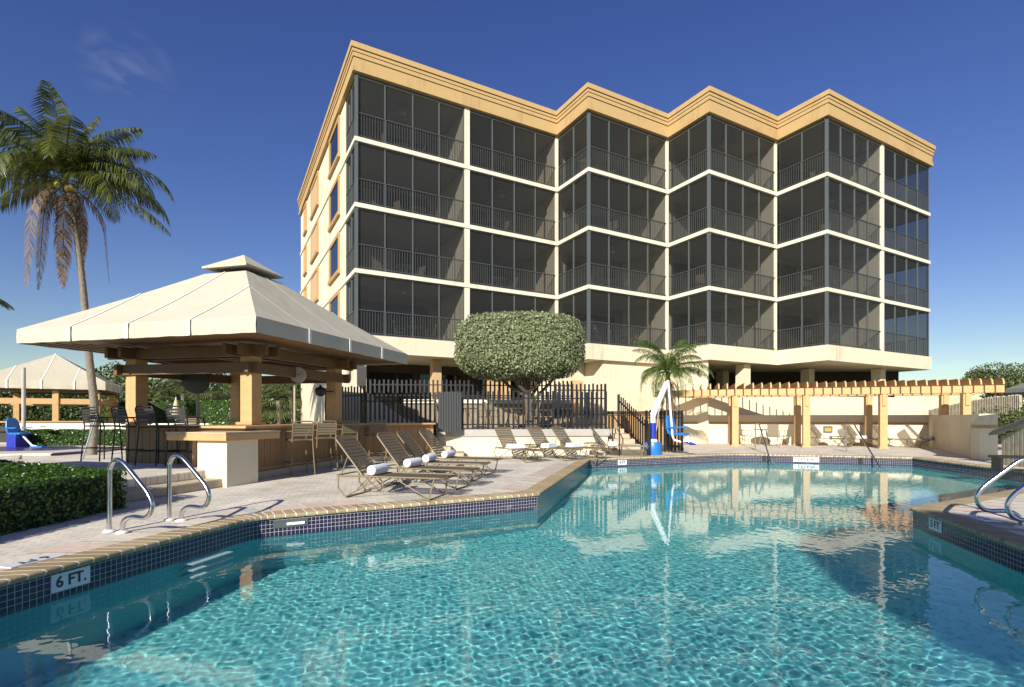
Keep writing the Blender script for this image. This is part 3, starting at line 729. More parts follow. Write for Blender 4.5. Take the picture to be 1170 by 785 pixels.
# ---------------------------------------------------------------- balcony furniture
def patio_chair():
    t = thing('patio_chair', 'x', 'chair')
    fr = M['bronze']
    MB().box((0, 0, .42), (.46, .44, .03)).build('seat', M['chairfab'], t, bevel=.008)
    MB().box((-.25, 0, .70), (.03, .44, .52), M=Matrix.Rotation(R(-12), 3, 'Y')).build('backrest', M['chairfab'], t, bevel=.008)
    for sx in (-1, 1):
        for sy in (-1, 1): MB().tube([(sx*.21, sy*.22, .42), (sx*.24, sy*.24, 0)], .013, 6).build('leg', fr, t)
    for sy in (-1, 1): MB().tube([(-.28, sy*.25, .66), (.2, sy*.26, .66), (.23, sy*.25, .42)], .014, 6).build('armrest', fr, t)
    return t
M['chairfab'] = mat('pale_sling_fabric', (.22, .185, .13), .7)
def patio_table():
    t = thing('patio_table', 'x', 'table')
    MB().lathe([(.42, .70), (.44, .715), (.42, .73)], 24).build('table_top', M['chairfab'], t)
    for k in range(4):
        a_ = k*math.pi/2+.4; MB().tube([(.1*math.cos(a_), .1*math.sin(a_), .70), (.32*math.cos(a_), .32*math.sin(a_), 0)], .015, 6).build('leg', M['bronze'], t)
    return t
def ceil_fan():
    t = thing('ceiling_fan', 'x', 'ceiling fan')
    MB().lathe([(.03, 0), (.03, -.22), (.11, -.24), (.11, -.33), (.05, -.37)], 14).build('motor', M['white_slab'], t)
    for k in range(5):
        a_ = k*2*math.pi/5; MB().box((.38*math.cos(a_), .38*math.sin(a_), -.28), (.55, .13, .01), rz=a_).build('blade', M['weathered'], t)
    return t
pc = patio_chair(); pt = patio_table(); cf = ceil_fan(); usedc = [False, False, False]
def first(i, proto, loc, rz, label, group):
    if not usedc[i]:
        usedc[i] = True; proto.location = loc; proto.rotation_euler = (0, 0, rz); proto['label'] = label; proto['group'] = group; return proto
    return place(proto, loc, rz, label, group)
bays = [(P1, 'leftmost', 1.25), (mid1, 'second', 1.0), (Q2, 'third', 1.2), (Q3, 'fourth', 1.2), (Q4, 'fifth', 1.3), (mid4, 'rightmost', 1.3)]
flo = ['lowest', 'second', 'third', 'top']
for k in range(4):
    for bi, (p, nm, dd) in enumerate(bays):
        z = Z1+FH*k; r_ = random.Random(k*10+bi)
        t0 = r_.uniform(1.3, 3.3); c = p+A*t0+B*dd
        if (k, bi) == (0, 2): c = p+A*3.2+B*dd
        where = f'{flo[k]} balcony level of the {nm} bay'
        first(1, pt, (c.x, c.y, z), r_.uniform(0, 1), f'small round table on the {where}', 'tables on the balconies')
        for s_, wd_ in ((-1, 'left'), (1, 'right')):
            q = c+A*s_*.72+B*r_.uniform(-.2, .3)
            first(0, pc, (q.x, q.y, z), TH+(0 if s_ < 0 else math.pi)+r_.uniform(-.5, .5), f'pale sling chair {wd_} of the table on the {where}', 'chairs on the balconies')
        if (k+bi) % 3 == 0 and bi < 5:
            q = p+A*2.4+B*1.1; zt = z+FH-.19 if k < 3 else 15.5
            first(2, cf, (q.x, q.y, zt), r_.uniform(0, 1), f'ceiling fan above the {where}', 'ceiling fans on the balconies')

# ---------------------------------------------------------------- bar canopy
N0 = Vector((-4.66, 9.42)); S_ = 5.9
Uc, Wc = Vector((.272, .962)), Vector((-.970, .242))
Rr = N0+Uc*S_; Ll = N0+Wc*S_; Bk = N0+Uc*S_+Wc*S_; CC = (Rr+Ll)/2
ZE, ZT, ZA = 2.80, 3.10, 5.14
def pavilion(root, N0, u, wv, S, ZE, ZT, ZA, cap=True, stripes=True):
    """hip roof of canvas with valance; u, wv are the two eave directions"""
    Rc = N0+u*S; Lc = N0+wv*S; Bc = N0+u*S+wv*S; Cc = (Rc+Lc)/2; cor = [N0, Rc, Bc, Lc]
    top = MB(); ns = 10
    tc_ = .80 if cap else 1.0
    for i in range(4):
        a = cor[i]; b_ = cor[(i+1) % 4]
        rows = []
        for j in range(ns+1):
            t_ = j/ns*tc_; z = ZT+(ZA-ZT)*t_-.03*math.sin(math.pi*j/ns)
            rows.append([(a.lerp(Cc, t_).lerp(b_.lerp(Cc, t_), k/12), z-.03*math.sin(math.pi*k/12)*(1-t_)*math.sin(math.pi*min(1, (j+.3)/ns))) for k in range(13)])
        vs = [(p.x, p.y, z) for r_ in rows for p, z in r_]
        fs = [(j*13+k, j*13+k+1, (j+1)*13+k+1, (j+1)*13+k) for j in range(ns) for k in range(12)]
        top.add(vs, fs)
    top.build('canvas_roof', M['canvas'], root, smooth=True)
    va = MB()
    for i in range(4):
        a = cor[i]; b_ = cor[(i+1) % 4]; nrm = ((a+b_)/2-Cc).normalized(); m_ = 40; vs = []
        for k in range(m_+1):
            p = a.lerp(b_, k/m_); sg = .016*math.sin(k*.9+i)*math.sin(math.pi*k/m_)
            for z, o_ in ((ZT, 0), ((ZT+ZE)/2, .012+sg*.5), (ZE+.004*math.sin(k*1.7), .004+sg)): vs.append((p.x+nrm.x*o_, p.y+nrm.y*o_, z))
        va.add(vs, [(k*3+j, k*3+j+1, (k+1)*3+j+1, (k+1)*3+j) for k in range(m_) for j in range(2)])
    va.build('valance', M['canvas'], root, smooth=True)
    for i in range(4):
        a = cor[i]; b_ = cor[(i+1) % 4]; e = (b_-a).normalized(); nrm = ((a+b_)/2-Cc).normalized()
        for s_ in (.25, .5, .75):
            tt = min(2*min(s_, 1-s_), tc_); wd = .045; wb = MB()
            def pt_(t_, du, up=0.0):
                p = a+(b_-a)*s_+e*du - nrm*(S/2*t_)
                # match the sag of the roof cloth
                kf = (s_-t_/2)/(1-t_) if t_ < .999 else .5; jn = t_/tc_
                z = ZT+(ZA-ZT)*t_-.03*math.sin(math.pi*jn)-.03*math.sin(math.pi*max(0, min(1, kf)))*(1-t_)*math.sin(math.pi*min(1, jn+.3/ns))
                return (p.x+nrm.x*.008, p.y+nrm.y*.008, z+.012+up)
            n_ = 14
            for q in range(n_):
                t0 = tt*q/n_; t1 = tt*(q+1)/n_
                wb.quad(pt_(t0, -wd/2), pt_(t0, wd/2), pt_(t1, wd/2), pt_(t1, -wd/2))
            p = a+(b_-a)*s_+nrm*.035
            wb.box((p.x, p.y, (ZE+ZT)/2), (.075, .012, ZT-ZE+.01), rz=math.atan2(e.y, e.x))
            wb.build('webbing_strip', M['webbing'], root)
    return cor, Cc
bar_can = thing('bar_canopy', 'large cream canvas canopy with white stripes over the pool bar', 'canopy', (0, 0, 0))
cor, Cc = pavilion(bar_can, N0, Uc, Wc, S_, ZE, ZT, ZA)
cp = MB(); cc = [Cc.lerp(p, .215) for p in cor]
vs = [(p.x, p.y, 4.90) for p in cc]+[(p.x, p.y, 4.86) for p in cc]+[(Cc.x, Cc.y, 5.33)]
cp.add(vs, [(0, 1, 8), (1, 2, 8), (2, 3, 8), (3, 0, 8), (0, 4, 5, 1), (1, 5, 6, 2), (2, 6, 7, 3), (3, 7, 4, 0), (4, 7, 6, 5)])
cp.build('vent_cap', M['canvas'], bar_can)
# boarded soffit and timber frame; soffit and beams coloured dark for canopy shade
so = MB()
for i in range(4):
    a = cor[i]; b_ = cor[(i+1) % 4]
    for j in range(11):
        t0 = .03+j*.062; t1 = t0+.045
        z = ZE+.03+(j*.012)
        q = [a.lerp(Cc, t0), b_.lerp(Cc, t0), b_.lerp(Cc, t1), a.lerp(Cc, t1)]
        so.prism([tuple(p) for p in q], z, z+.03)
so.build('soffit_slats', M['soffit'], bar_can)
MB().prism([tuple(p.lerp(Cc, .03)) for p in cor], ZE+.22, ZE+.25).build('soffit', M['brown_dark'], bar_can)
ins = 1.45
pp = [N0+U*ins+W*ins, Rr-U*ins+W*ins, Bk-U*ins-W*ins, Ll+U*ins-W*ins]; rzU = math.atan2(U.y, U.x)
for p in pp:
    po = MB(); po.box((p.x, p.y, 1.42), (.30, .30, 2.82), rz=rzU); o = po.build('post', M['tan_wood'], bar_can, bevel=.012)
    q = MB(); q.box((p.x, p.y, 1.125), (.42, .42, .055), rz=rzU); q.build('post_base', M['tan'], o)
for z0, z1, ex in ((2.20, 2.43, .35), (2.56, 2.79, .55)):
    for i in range(4):
        a = pp[i]; b_ = pp[(i+1) % 4]; d = (b_-a).normalized(); nrm = ((a+b_)/2-Cc).normalized()
        for s_ in ((.18,) if z0 < 2.5 else (.18, -.18)):
            p = a-d*ex+nrm*s_; q = b_+d*ex+nrm*s_; zz = (z0+z1)/2+(.003 if i % 2 else 0)
            MB().bar((p.x, p.y, zz), (q.x, q.y, zz), .09, z1-z0).build('beam', M['beam_shaded'], bar_can, bevel=.008)

# ---------------------------------------------------------------- the bar itself
bar = thing('pool_bar', 'tan pool bar with panelled counter front under the canvas canopy', 'bar', (0, 0, 0))
F0, F1, F2 = Vector((-5.28, 10.2)), Vector((-4.62, 14.3)), Vector((-2.42, 15.9))
LB = F0+W*3.0
line = [LB, F0, F1, F2]
def thick(line, d): return [tuple(p) for p in line]+[tuple(p) for p in offl(line, d)[::-1]]
MB().prism(thick(line, -.62), .12, 1.03).build('counter_body', M['tan'], bar)
sb = MB()
fl_ = offl(line, .0)
for i in range(3):
    a = fl_[i]; b_ = fl_[i+1]; d = b_-a; ln = d.length; e = d.normalized(); nn = Vector((e.y, -e.x)); k = 0
    while k*.2+.19 < ln:
        p = a+e*(k*.2+.1)+nn*.012; sb.box((p.x, p.y, .6), (.188, .022, .78), rz=math.atan2(e.y, e.x)); k += 1
sb.build('siding_board', M['siding'], bar)
MB().prism(thick(offl(line, .16), -.95), 1.035, 1.085).build('counter_top', M['tan_wood'], bar, bevel=.01)
MB().prism(thick(offl(line, .14), -.8), 0.0, .15).build('plinth', M['stone'], bar, bevel=.02)
# lower serving wing
K0 = Vector((-5.10, 9.25))
wg = thing('serving_counter', 'cream block with thick tan slab top at the near corner of the bar', 'counter', (0, 0, 0))
MB().prism([tuple(p) for p in (K0, K0+U*.75, K0+U*.75+W*.66, K0+W*.66)], 0, .83).build('pedestal', M['cream'], wg)
S0 = K0-U*.10-W*.08
MB().prism([tuple(p) for p in (S0, S0+U*1.35, S0+U*1.35+W*1.35, S0+W*1.35)], .832, .955).build('slab_top', M['tan_wood'], wg, bevel=.008)
MB().prism([tuple(p) for p in (S0+U*.0-W*.01-U*.01, S0+U*1.36-W*.01, S0+U*1.36+W*1.36, S0-U*.01+W*1.36)], .957, .985).build('counter_surface', M['stone'], wg)
q = K0+U*.5+W*1.25; MB().box((q.x, q.y, .415), (.08, .08, .83)).build('leg', M['tan_wood'], wg)
# raised bar terrace with two steps
T0 = Vector(G(151, 573)); T1 = T0+U*3.0
te = [T0-U*.6+W*.0, T0+U*2.4, T0+U*2.4+W*6.5, Vector((-12.5, 13.2)), Vector((-12.4, 10.9)), Vector((-8.6, 9.1))]
o = MB().prism([tuple(p) for p in te], .0, .152).build('terrace_step', M['stone'], bevel=.02); o['kind'] = 'structure'
o = MB().prism([tuple(p+W*.38) if i in (0, 1) else tuple(p) for i, p in enumerate(te)], .15, .30).build('bar_terrace', M['paver'], bevel=.02); o['kind'] = 'structure'

def stool(frame, strap, cat='bar stool'):
    """high chair of bent tube with vinyl straps; faces +x"""
    t = thing('bar_stool', 'x', cat)
    for sy in (-1, 1):
        y = sy*.215
        MB().tube([(-.27, sy*.25, 0), (-.22, y, .76), (-.24, y, .9), (-.29, y, 1.10), (-.295, y*.93, 1.14), (-.30, y*.8, 1.165)], .014, 8).build('rear_leg', frame, t, smooth=True)
        MB().tube([(.25, sy*.25, 0), (.22, y, .76)], .014, 8).build('front_leg', frame, t, smooth=True)
        MB().tube([(-.24, y*1.05, .95), (.02, y*1.1, .95), (.16, y*1.08, .93), (.22, y, .76)], .013, 8).build('armrest', frame, t, smooth=True)
    MB().tube([(-.30, -.172, 1.165), (-.30, .172, 1.165)], .014, 8).build('top_rail', frame, t)
    MB().tube([(-.22, -.215, .76), (.22, -.215, .76), (.22, .215, .76), (-.22, .215, .76)], .014, 8, closed=True).build('seat_frame', frame, t)
    MB().tube([(-.252, -.235, .28), (.24, -.235, .28), (.24, .235, .28), (-.252, .235, .28)], .012, 8, closed=True).build('foot_ring', frame, t)
    s_ = MB()
    for k in range(7): s_.box((-.19+k*.063, 0, .772), (.048, .45, .012))
    s_.build('seat_straps', strap, t)
    s_ = MB()
    for k in range(5): s_.box((-.24-.012*k, 0, .87+k*.058), (.012, .45, .044))
    s_.build('back_straps', strap, t)
    return t
stl = stool(M['bronze'], M['strap'])
nms = ['nearest of the tan bar stools along the right side of the bar', 'second nearest tan bar stool along the right side of the bar', 'third nearest tan bar stool along the right side of the bar', 'farthest of the four tan bar stools along the right side of the bar']
for i, p in enumerate(((-4.72, 11.35), (-4.56, 12.4), (-4.38, 13.45), (-3.88, 14.45))):
    o = stl if i == 0 else copy_tree(stl)
    o.location = (p[0]+.05, p[1], 0); o.rotation_euler = (0, 0, R(130+[0, -5, 6, -8][i])); o['label'] = nms[i]; o['group'] = 'tan bar stools'
std = stool(M['stool_dark'], M['strap_dark'])
nms = ['leftmost of the dark bar stools behind the steel handrail', 'second dark bar stool from the left behind the handrails', 'third dark bar stool from the left, beside the lower counter', 'dark bar stool half hidden by the tan slab counter']
for i, (px, py) in enumerate(((117, 526), (152, 528.5), (180, 531), (214, 531.5))):
    g = G(px, py, .3); o = std if i == 0 else copy_tree(std)
    o.location = (g[0], g[1], .3); o.rotation_euler = (0, 0, rzU+R([4, -5, 3, 6][i])); o['label'] = nms[i]; o['group'] = 'dark bar stools'
o = place(stl, (AX(210, 13.4), 13.4, 0.12), rzU+math.pi, 'tan bar stool standing inside under the canopy beside the dark fan pole', 'tan bar stools')
# clock, lantern and fan
t = thing('wall_clock', 'round white clock with grey rim hanging at the corner of the bar canopy', 'clock', (AX(341, 12.3), 12.3, 2.26), R(-8))
o = MB().lathe([(.185, -.03), (.19, 0), (.185, .035), (.165, .035)], 32).build('rim', M['cap_grey'], t, smooth=True); o.rotation_euler = (R(90), 0, 0)
o = MB().lathe([(.166, .0), (.166, .028)], 32).build('face', M['sign_white'], t); o.rotation_euler = (R(90), 0, 0)
h_ = MB(); h_.bar((0, -.032, 0), (-.075, -.032, .035), .006, .012); h_.bar((0, -.034, 0), (.10, -.034, .02), .006, .009); h_.build('hands', M['black'], t)
h_ = MB()
for k in range(12):
    a_ = k*math.pi/6; h_.bar((.13*math.sin(a_), -.0305, .13*math.cos(a_)), (.15*math.sin(a_), -.0305, .15*math.cos(a_)), .004, .008)
h_.build('hour_marks', M['black'], t)
t = thing('post_lantern', 'small black globe lantern on the right canopy post', 'lantern', (AX(366, 13.6), 13.6, ZZ(447, 13.6)))
MB().lathe([(.02, -.14), (.10, -.11), (.15, 0), (.13, .07), (.03, .12), (.02, .17)], 14).build('globe', M['black'], t, smooth=True)
MB().box((.16, .1, .0), (.3, .03, .03)).build('bracket', M['black'], t)
t = thing('outdoor_fan', 'large dark round fan hanging under the left side of the canopy', 'fan', (AX(224, 13.2), 13.2, 2.2))
o = MB().lathe([(.33, -.06), (.36, 0), (.33, .06)], 28).build('cage', M['rail'], t, smooth=True); o.rotation_euler = (R(90), 0, 0)
MB().tube([(0, .08, -.1), (0, .08, -2.15)], .04, 10).build('pole', M['cap_grey'], t)
# ---------------------------------------------------------------- second canopy, far left
can2 = thing('cabana_canopy', 'smaller cream striped canvas canopy on tan posts at the far left', 'canopy', (0, 0, 0))
n2 = Vector((AX(120.5, 28.6), 28.6))
cor2, C2c = pavilion(can2, n2, B, -A, 5.4, 2.77, 3.22, 4.9, cap=False)
i2 = .45
for p in (n2+B*i2-A*i2, n2+B*(5.4-i2)-A*i2, n2+B*i2-A*(5.4-i2), n2+B*(5.4-i2)-A*(5.4-i2), n2+B*i2-A*2.2):
    MB().box((p.x, p.y, 1.35), (.26, .26, 2.7), rz=TH).build('post', M['tan_wood'], can2)
for a, b_ in ((n2+B*i2-A*.2, n2+B*i2-A*5.2), (n2+B*.2-A*i2, n2+B*5.2-A*i2), (n2+B*(5.4-i2)-A*.2, n2+B*(5.4-i2)-A*5.2)):
    zz = 2.15 if a is not None else 0
    MB().bar((a.x, a.y, 2.12), (b_.x, b_.y, 2.12), .12, .30).build('beam', M['tan_wood'], can2)
    MB().bar((a.x, a.y, 2.70), (b_.x, b_.y, 2.70), .10, .10).build('top_plate', M['brown_dark'], can2)
for s1 in (-1, 1):
    p = n2+B*i2-A*i2
    MB().bar((p.x+B.x*.05, p.y+B.y*.05, 2.3), (p.x+B.x*.55, p.y+B.y*.55, 2.68), .08, .08).build('brace', M['tan_wood'], can2)
MB().bar((n2.x-A.x*.4+B.x*.45, n2.y-A.y*.4+B.y*.45, 1.02), (n2.x-A.x*5+B.x*.45, n2.y-A.y*5+B.y*.45, 1.02), .5, .08).build('counter', M['tan_wood'], can2)
wl = MB(); a = Vector((AX(22, 26.5), 26.5)); b_ = Vector((AX(240, 26.0), 26.0)); wallbar(wl, a, b_, .25, 0, .95)
tag(wl.build('low_wall', M['white_slab']), 'long low white garden wall behind the left hedge', 'wall')

# ---------------------------------------------------------------- raised spa rim and lift at far left
o = MB().prism([G(-40, 523), G(60, 521), G(112, 517), G(140, 513), G(90, 510), G(-40, 512)], 0, .10).build('spa_rim', M['curb'], bevel=.02); o['kind'] = 'structure'
o = MB().prism([(p[0], p[1]) for p in (G(-20, 519.5), G(60, 518), G(100, 515.5), G(84, 512.5), G(-20, 513.5))], .08, .104).build('spa_water', M['purple_tile']); o['kind'] = 'structure'
tt_ = MB(); g = [G(58, 521.3), G(112, 517.3), G(141, 513.3)]
for i in range(2): wallbar(tt_, Vector(g[i]), Vector(g[i+1]), .02, .015, .085)
o = tt_.build('spa_tile_band', M['purple_tile']); o['kind'] = 'structure'

def lift_seat(t, mat_):
    """moulded chair: seat pan, backrest with head area, two armrests, footrest; faces +x"""
    s_ = MB(); s_.prism([(-.22, -.24), (.24, -.24), (.28, -.16), (.28, .16), (.24, .24), (-.22, .24)], -.04, .04); st = s_.build('seat', mat_, t, bevel=.02)
    pr = [(-.24, 0), (-.27, .25), (-.23, .5), (-.13, .62), (.13, .62), (.23, .5), (.27, .25), (.24, 0)]
    o = MB().prism([(x, y) for x, y in pr], -.035, .035).build('backrest', mat_, t, bevel=.02); o.rotation_euler = (R(90), 0, R(90)); o.location = (-.25, 0, 0)
    o.rotation_euler = (R(80), 0, R(90))
    for sy in (-1, 1): MB().box((-.02, sy*.30, .22), (.40, .06, .05)).build('armrest', mat_, t, bevel=.015)
# pool lift by the far edge
YL = 17.3
lb = Vector((AX(746, YL), YL))
lift = thing('pool_lift', 'white and blue accessible pool lift with round blue base at the far pool edge', 'pool lift', (lb.x, lb.y, 0))
MB().lathe([(.27, 0), (.285, .03), (.285, .36), (.26, .42), (.12, .43)], 28).build('base', M['blue'], lift, smooth=True)
MB().lathe([(.15, .43), (.16, .47), (.12, .53)], 20).build('collar', M['white_metal'], lift, smooth=True)
MB().lathe([(.085, .5), (.085, 1.35)], 18).build('mast', M['white_metal'], lift, smooth=True)
MB().lathe([(.105, .52), (.105, 1.07)], 18).build('sleeve', M['blue2'], lift, smooth=True)
ax = (763-746)/FPX*YL
MB().tube([(.0, 0, 1.26), (ax, -.05, 2.48)], [.075, .055], 12).build('arm', M['white_metal'], lift, smooth=True)
MB().tube([(-.07, 0, 1.36), (ax-.10, -.05, 2.44)], .028, 10).build('parallel_arm', M['white_metal'], lift, smooth=True)
MB().tube([(ax, -.05, 2.46), (ax+.08, -.08, 1.3), (ax+.13, -.1, .62), (ax+.18, -.1, .5), (ax+.40, -.1, .44)], .036, 10).build('hanger', M['white_metal'], lift, smooth=True)
MB().tube([(.06, .02, .55), (.16, .04, 1.0), (.2, 0, 1.62)], .018, 8).build('actuator', M['cap_grey'], lift, smooth=True)
seat = bpy.data.objects.new('chair', None); C.objects.link(seat); seat.parent = lift; seat.location = (ax+.36, -.02, .70)
seat.name = 'lift_chair'
for ch_parent in (seat,):
    lift_seat(ch_parent, M['blue'])
MB().box((.42, 0, -.30), (.26, .34, .03), M=Matrix.Rotation(R(18), 3, 'Y')).build('footrest', M['blue2'], seat, bevel=.01)
MB().tube([(.2, 0, -.02), (.38, 0, -.28)], .02, 8).build('footrest_arm', M['white_metal'], seat)
seat.rotation_euler = (0, 0, R(-48))
g = G(14, 514)
t = thing('spa_lift_chair', 'blue plastic lift chair beside the small spa at the left edge', 'pool lift', (g[0], g[1]+.3, .62), R(-5))
lift_seat(t, M['blue'])
MB().tube([(.1, 0, -.05), (.75, -.2, -.45), (1.1, -.3, -.5)], .035, 8).build('support_arm', M['white_metal'], t)
MB().box((1.15, -.32, -.52), (.5, .25, .10)).build('base', M['blue'], t, bevel=.02)
MB().box((-.1, 0, -.32), (.4, .5, .55)).build('cabinet', M['blue2'], t, bevel=.03)
MB().box((.62, .2, .26), (.34, .25, .05)).build('tray', M['white_metal'], t)
g = (AX(27, 21), 21)
tag(MB().tube([(g[0], g[1], 0), (g[0], g[1], ZZ(420, 21))], .07, 12).build('metal_pole', M['cap_grey']), 'plain grey metal pole in front of the left cabana', 'pole')
p = Vector((AX(94, 15.2), 15.2)); q = Vector((AX(104.5, 15.2), 15.4))
tag(MB().tube([(p.x, p.y, 0), (q.x, q.y, 1.35)], .035, 10).build('leaning_rail', M['steel'], smooth=True), 'leaning steel rail beside the palm trunk', 'handrail')

# ---------------------------------------------------------------- restaurant terrace, fences, stairs
fence_y = 16.75
FA, FB = Vector((-2.15, 16.75)), Vector((3.25, 17.55))
rt = thing('terrace_wall', 'cream retaining wall with grey cap under the black picket fence', 'wall', (0, 0, 0))
wd_ = MB(); wd_.prism([tuple(p) for p in (FA, FB, FB+Vector((.15, 3.2)), Vector((-8.5, 20.4)), Vector((-4.3, 16.9)))], 0, .62); wd_.build('retaining_wall', M['cream'], rt)
wd_ = MB(); wd_.prism([tuple(p) for p in (FA+Vector((-.05, -.06)), FB+Vector((.06, -.06)), FB+Vector((.2, 3.2)), Vector((-8.5, 20.5)), Vector((-4.4, 16.8)))], .622, .86); wd_.build('wall_cap', M['cap_grey'], rt, bevel=.015)
def picket_fence(a, b_, z0, z1, label, group=None, step=.155, w_=.068, rails=(.12, .82), front=.0, mat_=None, drop=0, z0b=None, z1b=None):
    t = thing('picket_fence', label, 'fence', (0, 0, 0), 0, group); mat_ = mat_ or M['black']
    d = b_-a; ln = d.length; e = d.normalized(); nn = Vector((e.y, -e.x)); rz = math.atan2(e.y, e.x); n_ = max(2, int(ln/step)); pk = MB()
    z0b = z0 if z0b is None else z0b; z1b = z1 if z1b is None else z1b
    for k in range(n_+1):
        s_ = k/n_; p = a+d*s_+nn*.035; zb = z0+(z0b-z0)*s_-drop; zt = z1+(z1b-z1)*s_+.02*math.sin(k*2.3)
        pk.box((p.x, p.y, (zb+zt)/2), (w_, .022, zt-zb), rz=rz)
    pk.build('pickets', mat_, t)
    for r_ in rails:
        za = z0+(z1-z0)*r_; zb = z0b+(z1b-z0b)*r_
        MB().bar((a.x, a.y, za), (b_.x, b_.y, zb), .04, .04).build('rail', mat_, t)
    for p, zb, zt in ((a, z0, z1), (b_, z0b, z1b)):
        MB().box((p.x, p.y, (zb+zt)/2), (.07, .07, zt-zb)).build('post', mat_, t)
    return t
gf = 'black picket fences of the terrace'
picket_fence(FA+Vector((.2, .12)), FB+Vector((-.05, .12)), .87, 2.12, 'long black picket fence on the grey capped terrace wall behind the row of loungers', gf, drop=.13, step=.165)
sc0 = Vector((AX(501, 16.2), 16.2)); sc1 = Vector((AX(527, 16.55), 16.6))
t = thing('gate_panel', 'tall solid dark grey boarded gate panel at the left end of the terrace fence', 'gate', (0, 0, 0))
g_ = MB(); wallbar(g_, sc0, sc1, .05, .80, 2.02); g_.build('panel', M['rail'], t)
g_ = MB()
for k in range(9):
    p = sc0.lerp(sc1, (k+.5)/9); g_.box((p.x, p.y-.03, 1.42), (.06, .03, 1.28), rz=.3)
g_.build('boards', M['rail'], t)
picket_fence(Vector((-4.9, 16.9)), Vector((-2.45, 16.5)), .55, 2.05, 'black picket fence directly behind the tan end of the bar', gf, step=.15)
picket_fence(Vector((-6.6, 18.4)), Vector((-4.9, 17.2)), .6, 2.3, 'black picket fence left of the bar end by the stair wall', gf, step=.15)
ptw = Vector((-4.2, 20.2)); ptx = Vector((2.4, 20.9))
uw = thing('planter_wall', 'low stone and cream wall with white cap behind the terrace tables', 'wall', (0, 0, 0))
g_ = MB(); wallbar(g_, ptw, ptx, .3, .85, 1.80); g_.build('wall_face', M['planter'], uw)
g_ = MB(); wallbar(g_, ptw+Vector((0, -.03)), ptx+Vector((0, -.03)), .42, 1.803, 1.95); g_.build('wall_cap', M['white_slab'], uw)
picket_fence(ptw+Vector((-1.3, -.1)), ptx, 1.96, 2.72, 'black picket fence on top of the white capped wall at the back of the terrace', gf, step=.17, rails=(.2, .75))
picket_fence(Vector((1.55, 18.4)), Vector((3.35, 18.6)), 1.2, 2.45, 'short taller black picket fence section at the head of the stairs', gf, step=.14)
# stairs
stt = thing('terrace_stairs', 'pale stone stairs climbing left from the pool deck to the terrace', 'stairs', (0, 0, 0))
for k in range(5):
    x0, x1 = 3.32, 4.45-.12*k; y0 = 17.1+.30*k; MB().box(((x0+x1)/2, y0+.9, .085+.17*k), (x1-x0, 1.8, .168)).build('step', M['stone'], stt, bevel=.012)
picket_fence(Vector((4.5, 17.0)), Vector((3.95, 19.2)), .0, 1.05, 'sloping black picket balustrade down the right side of the terrace stairs', gf, step=.16, z0b=.9, z1b=2.1)
t = thing('stair_handrail', 'short black tube handrail at the foot of the terrace stairs', 'handrail', (0, 0, 0))
MB().tube([(3.5, 16.85, 0), (3.5, 16.85, 1.0), (3.42, 17.6, 1.35)], .022, 8).build('tube', M['black'], t)
MB().tube([(3.42, 17.6, .3), (3.42, 17.6, 1.35)], .022, 8).build('post', M['black'], t)
picket_fence(Vector((4.75, 18.3)), Vector((6.1, 18.6)), .05, 1.5, 'black picket gate between the stairs and the pergola behind the pool lift', gf, step=.13)
t = thing('board_fence', 'tan board fence with dark top rail behind the pool lift', 'fence', (0, 0, 0))
g_ = MB(); wallbar(g_, Vector((3.6, 20.3)), Vector((6.9, 21.3)), .06, 0, 1.35); g_.build('boards', M['tan'], t)
g_ = MB(); wallbar(g_, Vector((3.55, 20.25)), Vector((6.9, 21.25)), .12, 1.36, 1.50); g_.build('top_rail', M['brown_dark'], t)
# stone steps rising to the gate beside the bar end
bs = thing('bar_end_steps', 'weathered stone steps beside the tan end of the bar', 'steps', (0, 0, 0))
for k in range(3):
    x1 = -1.35-.42*k; MB().box(((x1-2.35-.3)/2-.3, 16.15+.22*k, .085+.17*k), (x1+2.95, 1.0, .168), rz=.08).build('step', M['stone'], bs, bevel=.015)

# restaurant tables and chairs on the terrace
tb_l = ['terrace table nearest the gate panel', 'terrace table in the middle behind the picket fence', 'terrace table right of the clipped tree trunk']
M['chairfab2'] = M['chairfab']
for i, (x, y) in enumerate(((-1.7, 18.6), (.0, 18.9), (1.9, 19.3))):
    place(pt, (x, y, .86), .3*i, 'round '+tb_l[i], 'terrace tables')
    for s_, wd_ in ((-1, 'left'), (1, 'right')):
        place(pc, (x+s_*.7, y+.1*s_, .86), (0 if s_ < 0 else math.pi)+.2, f'sling chair {wd_} of the '+tb_l[i], 'terrace chairs')

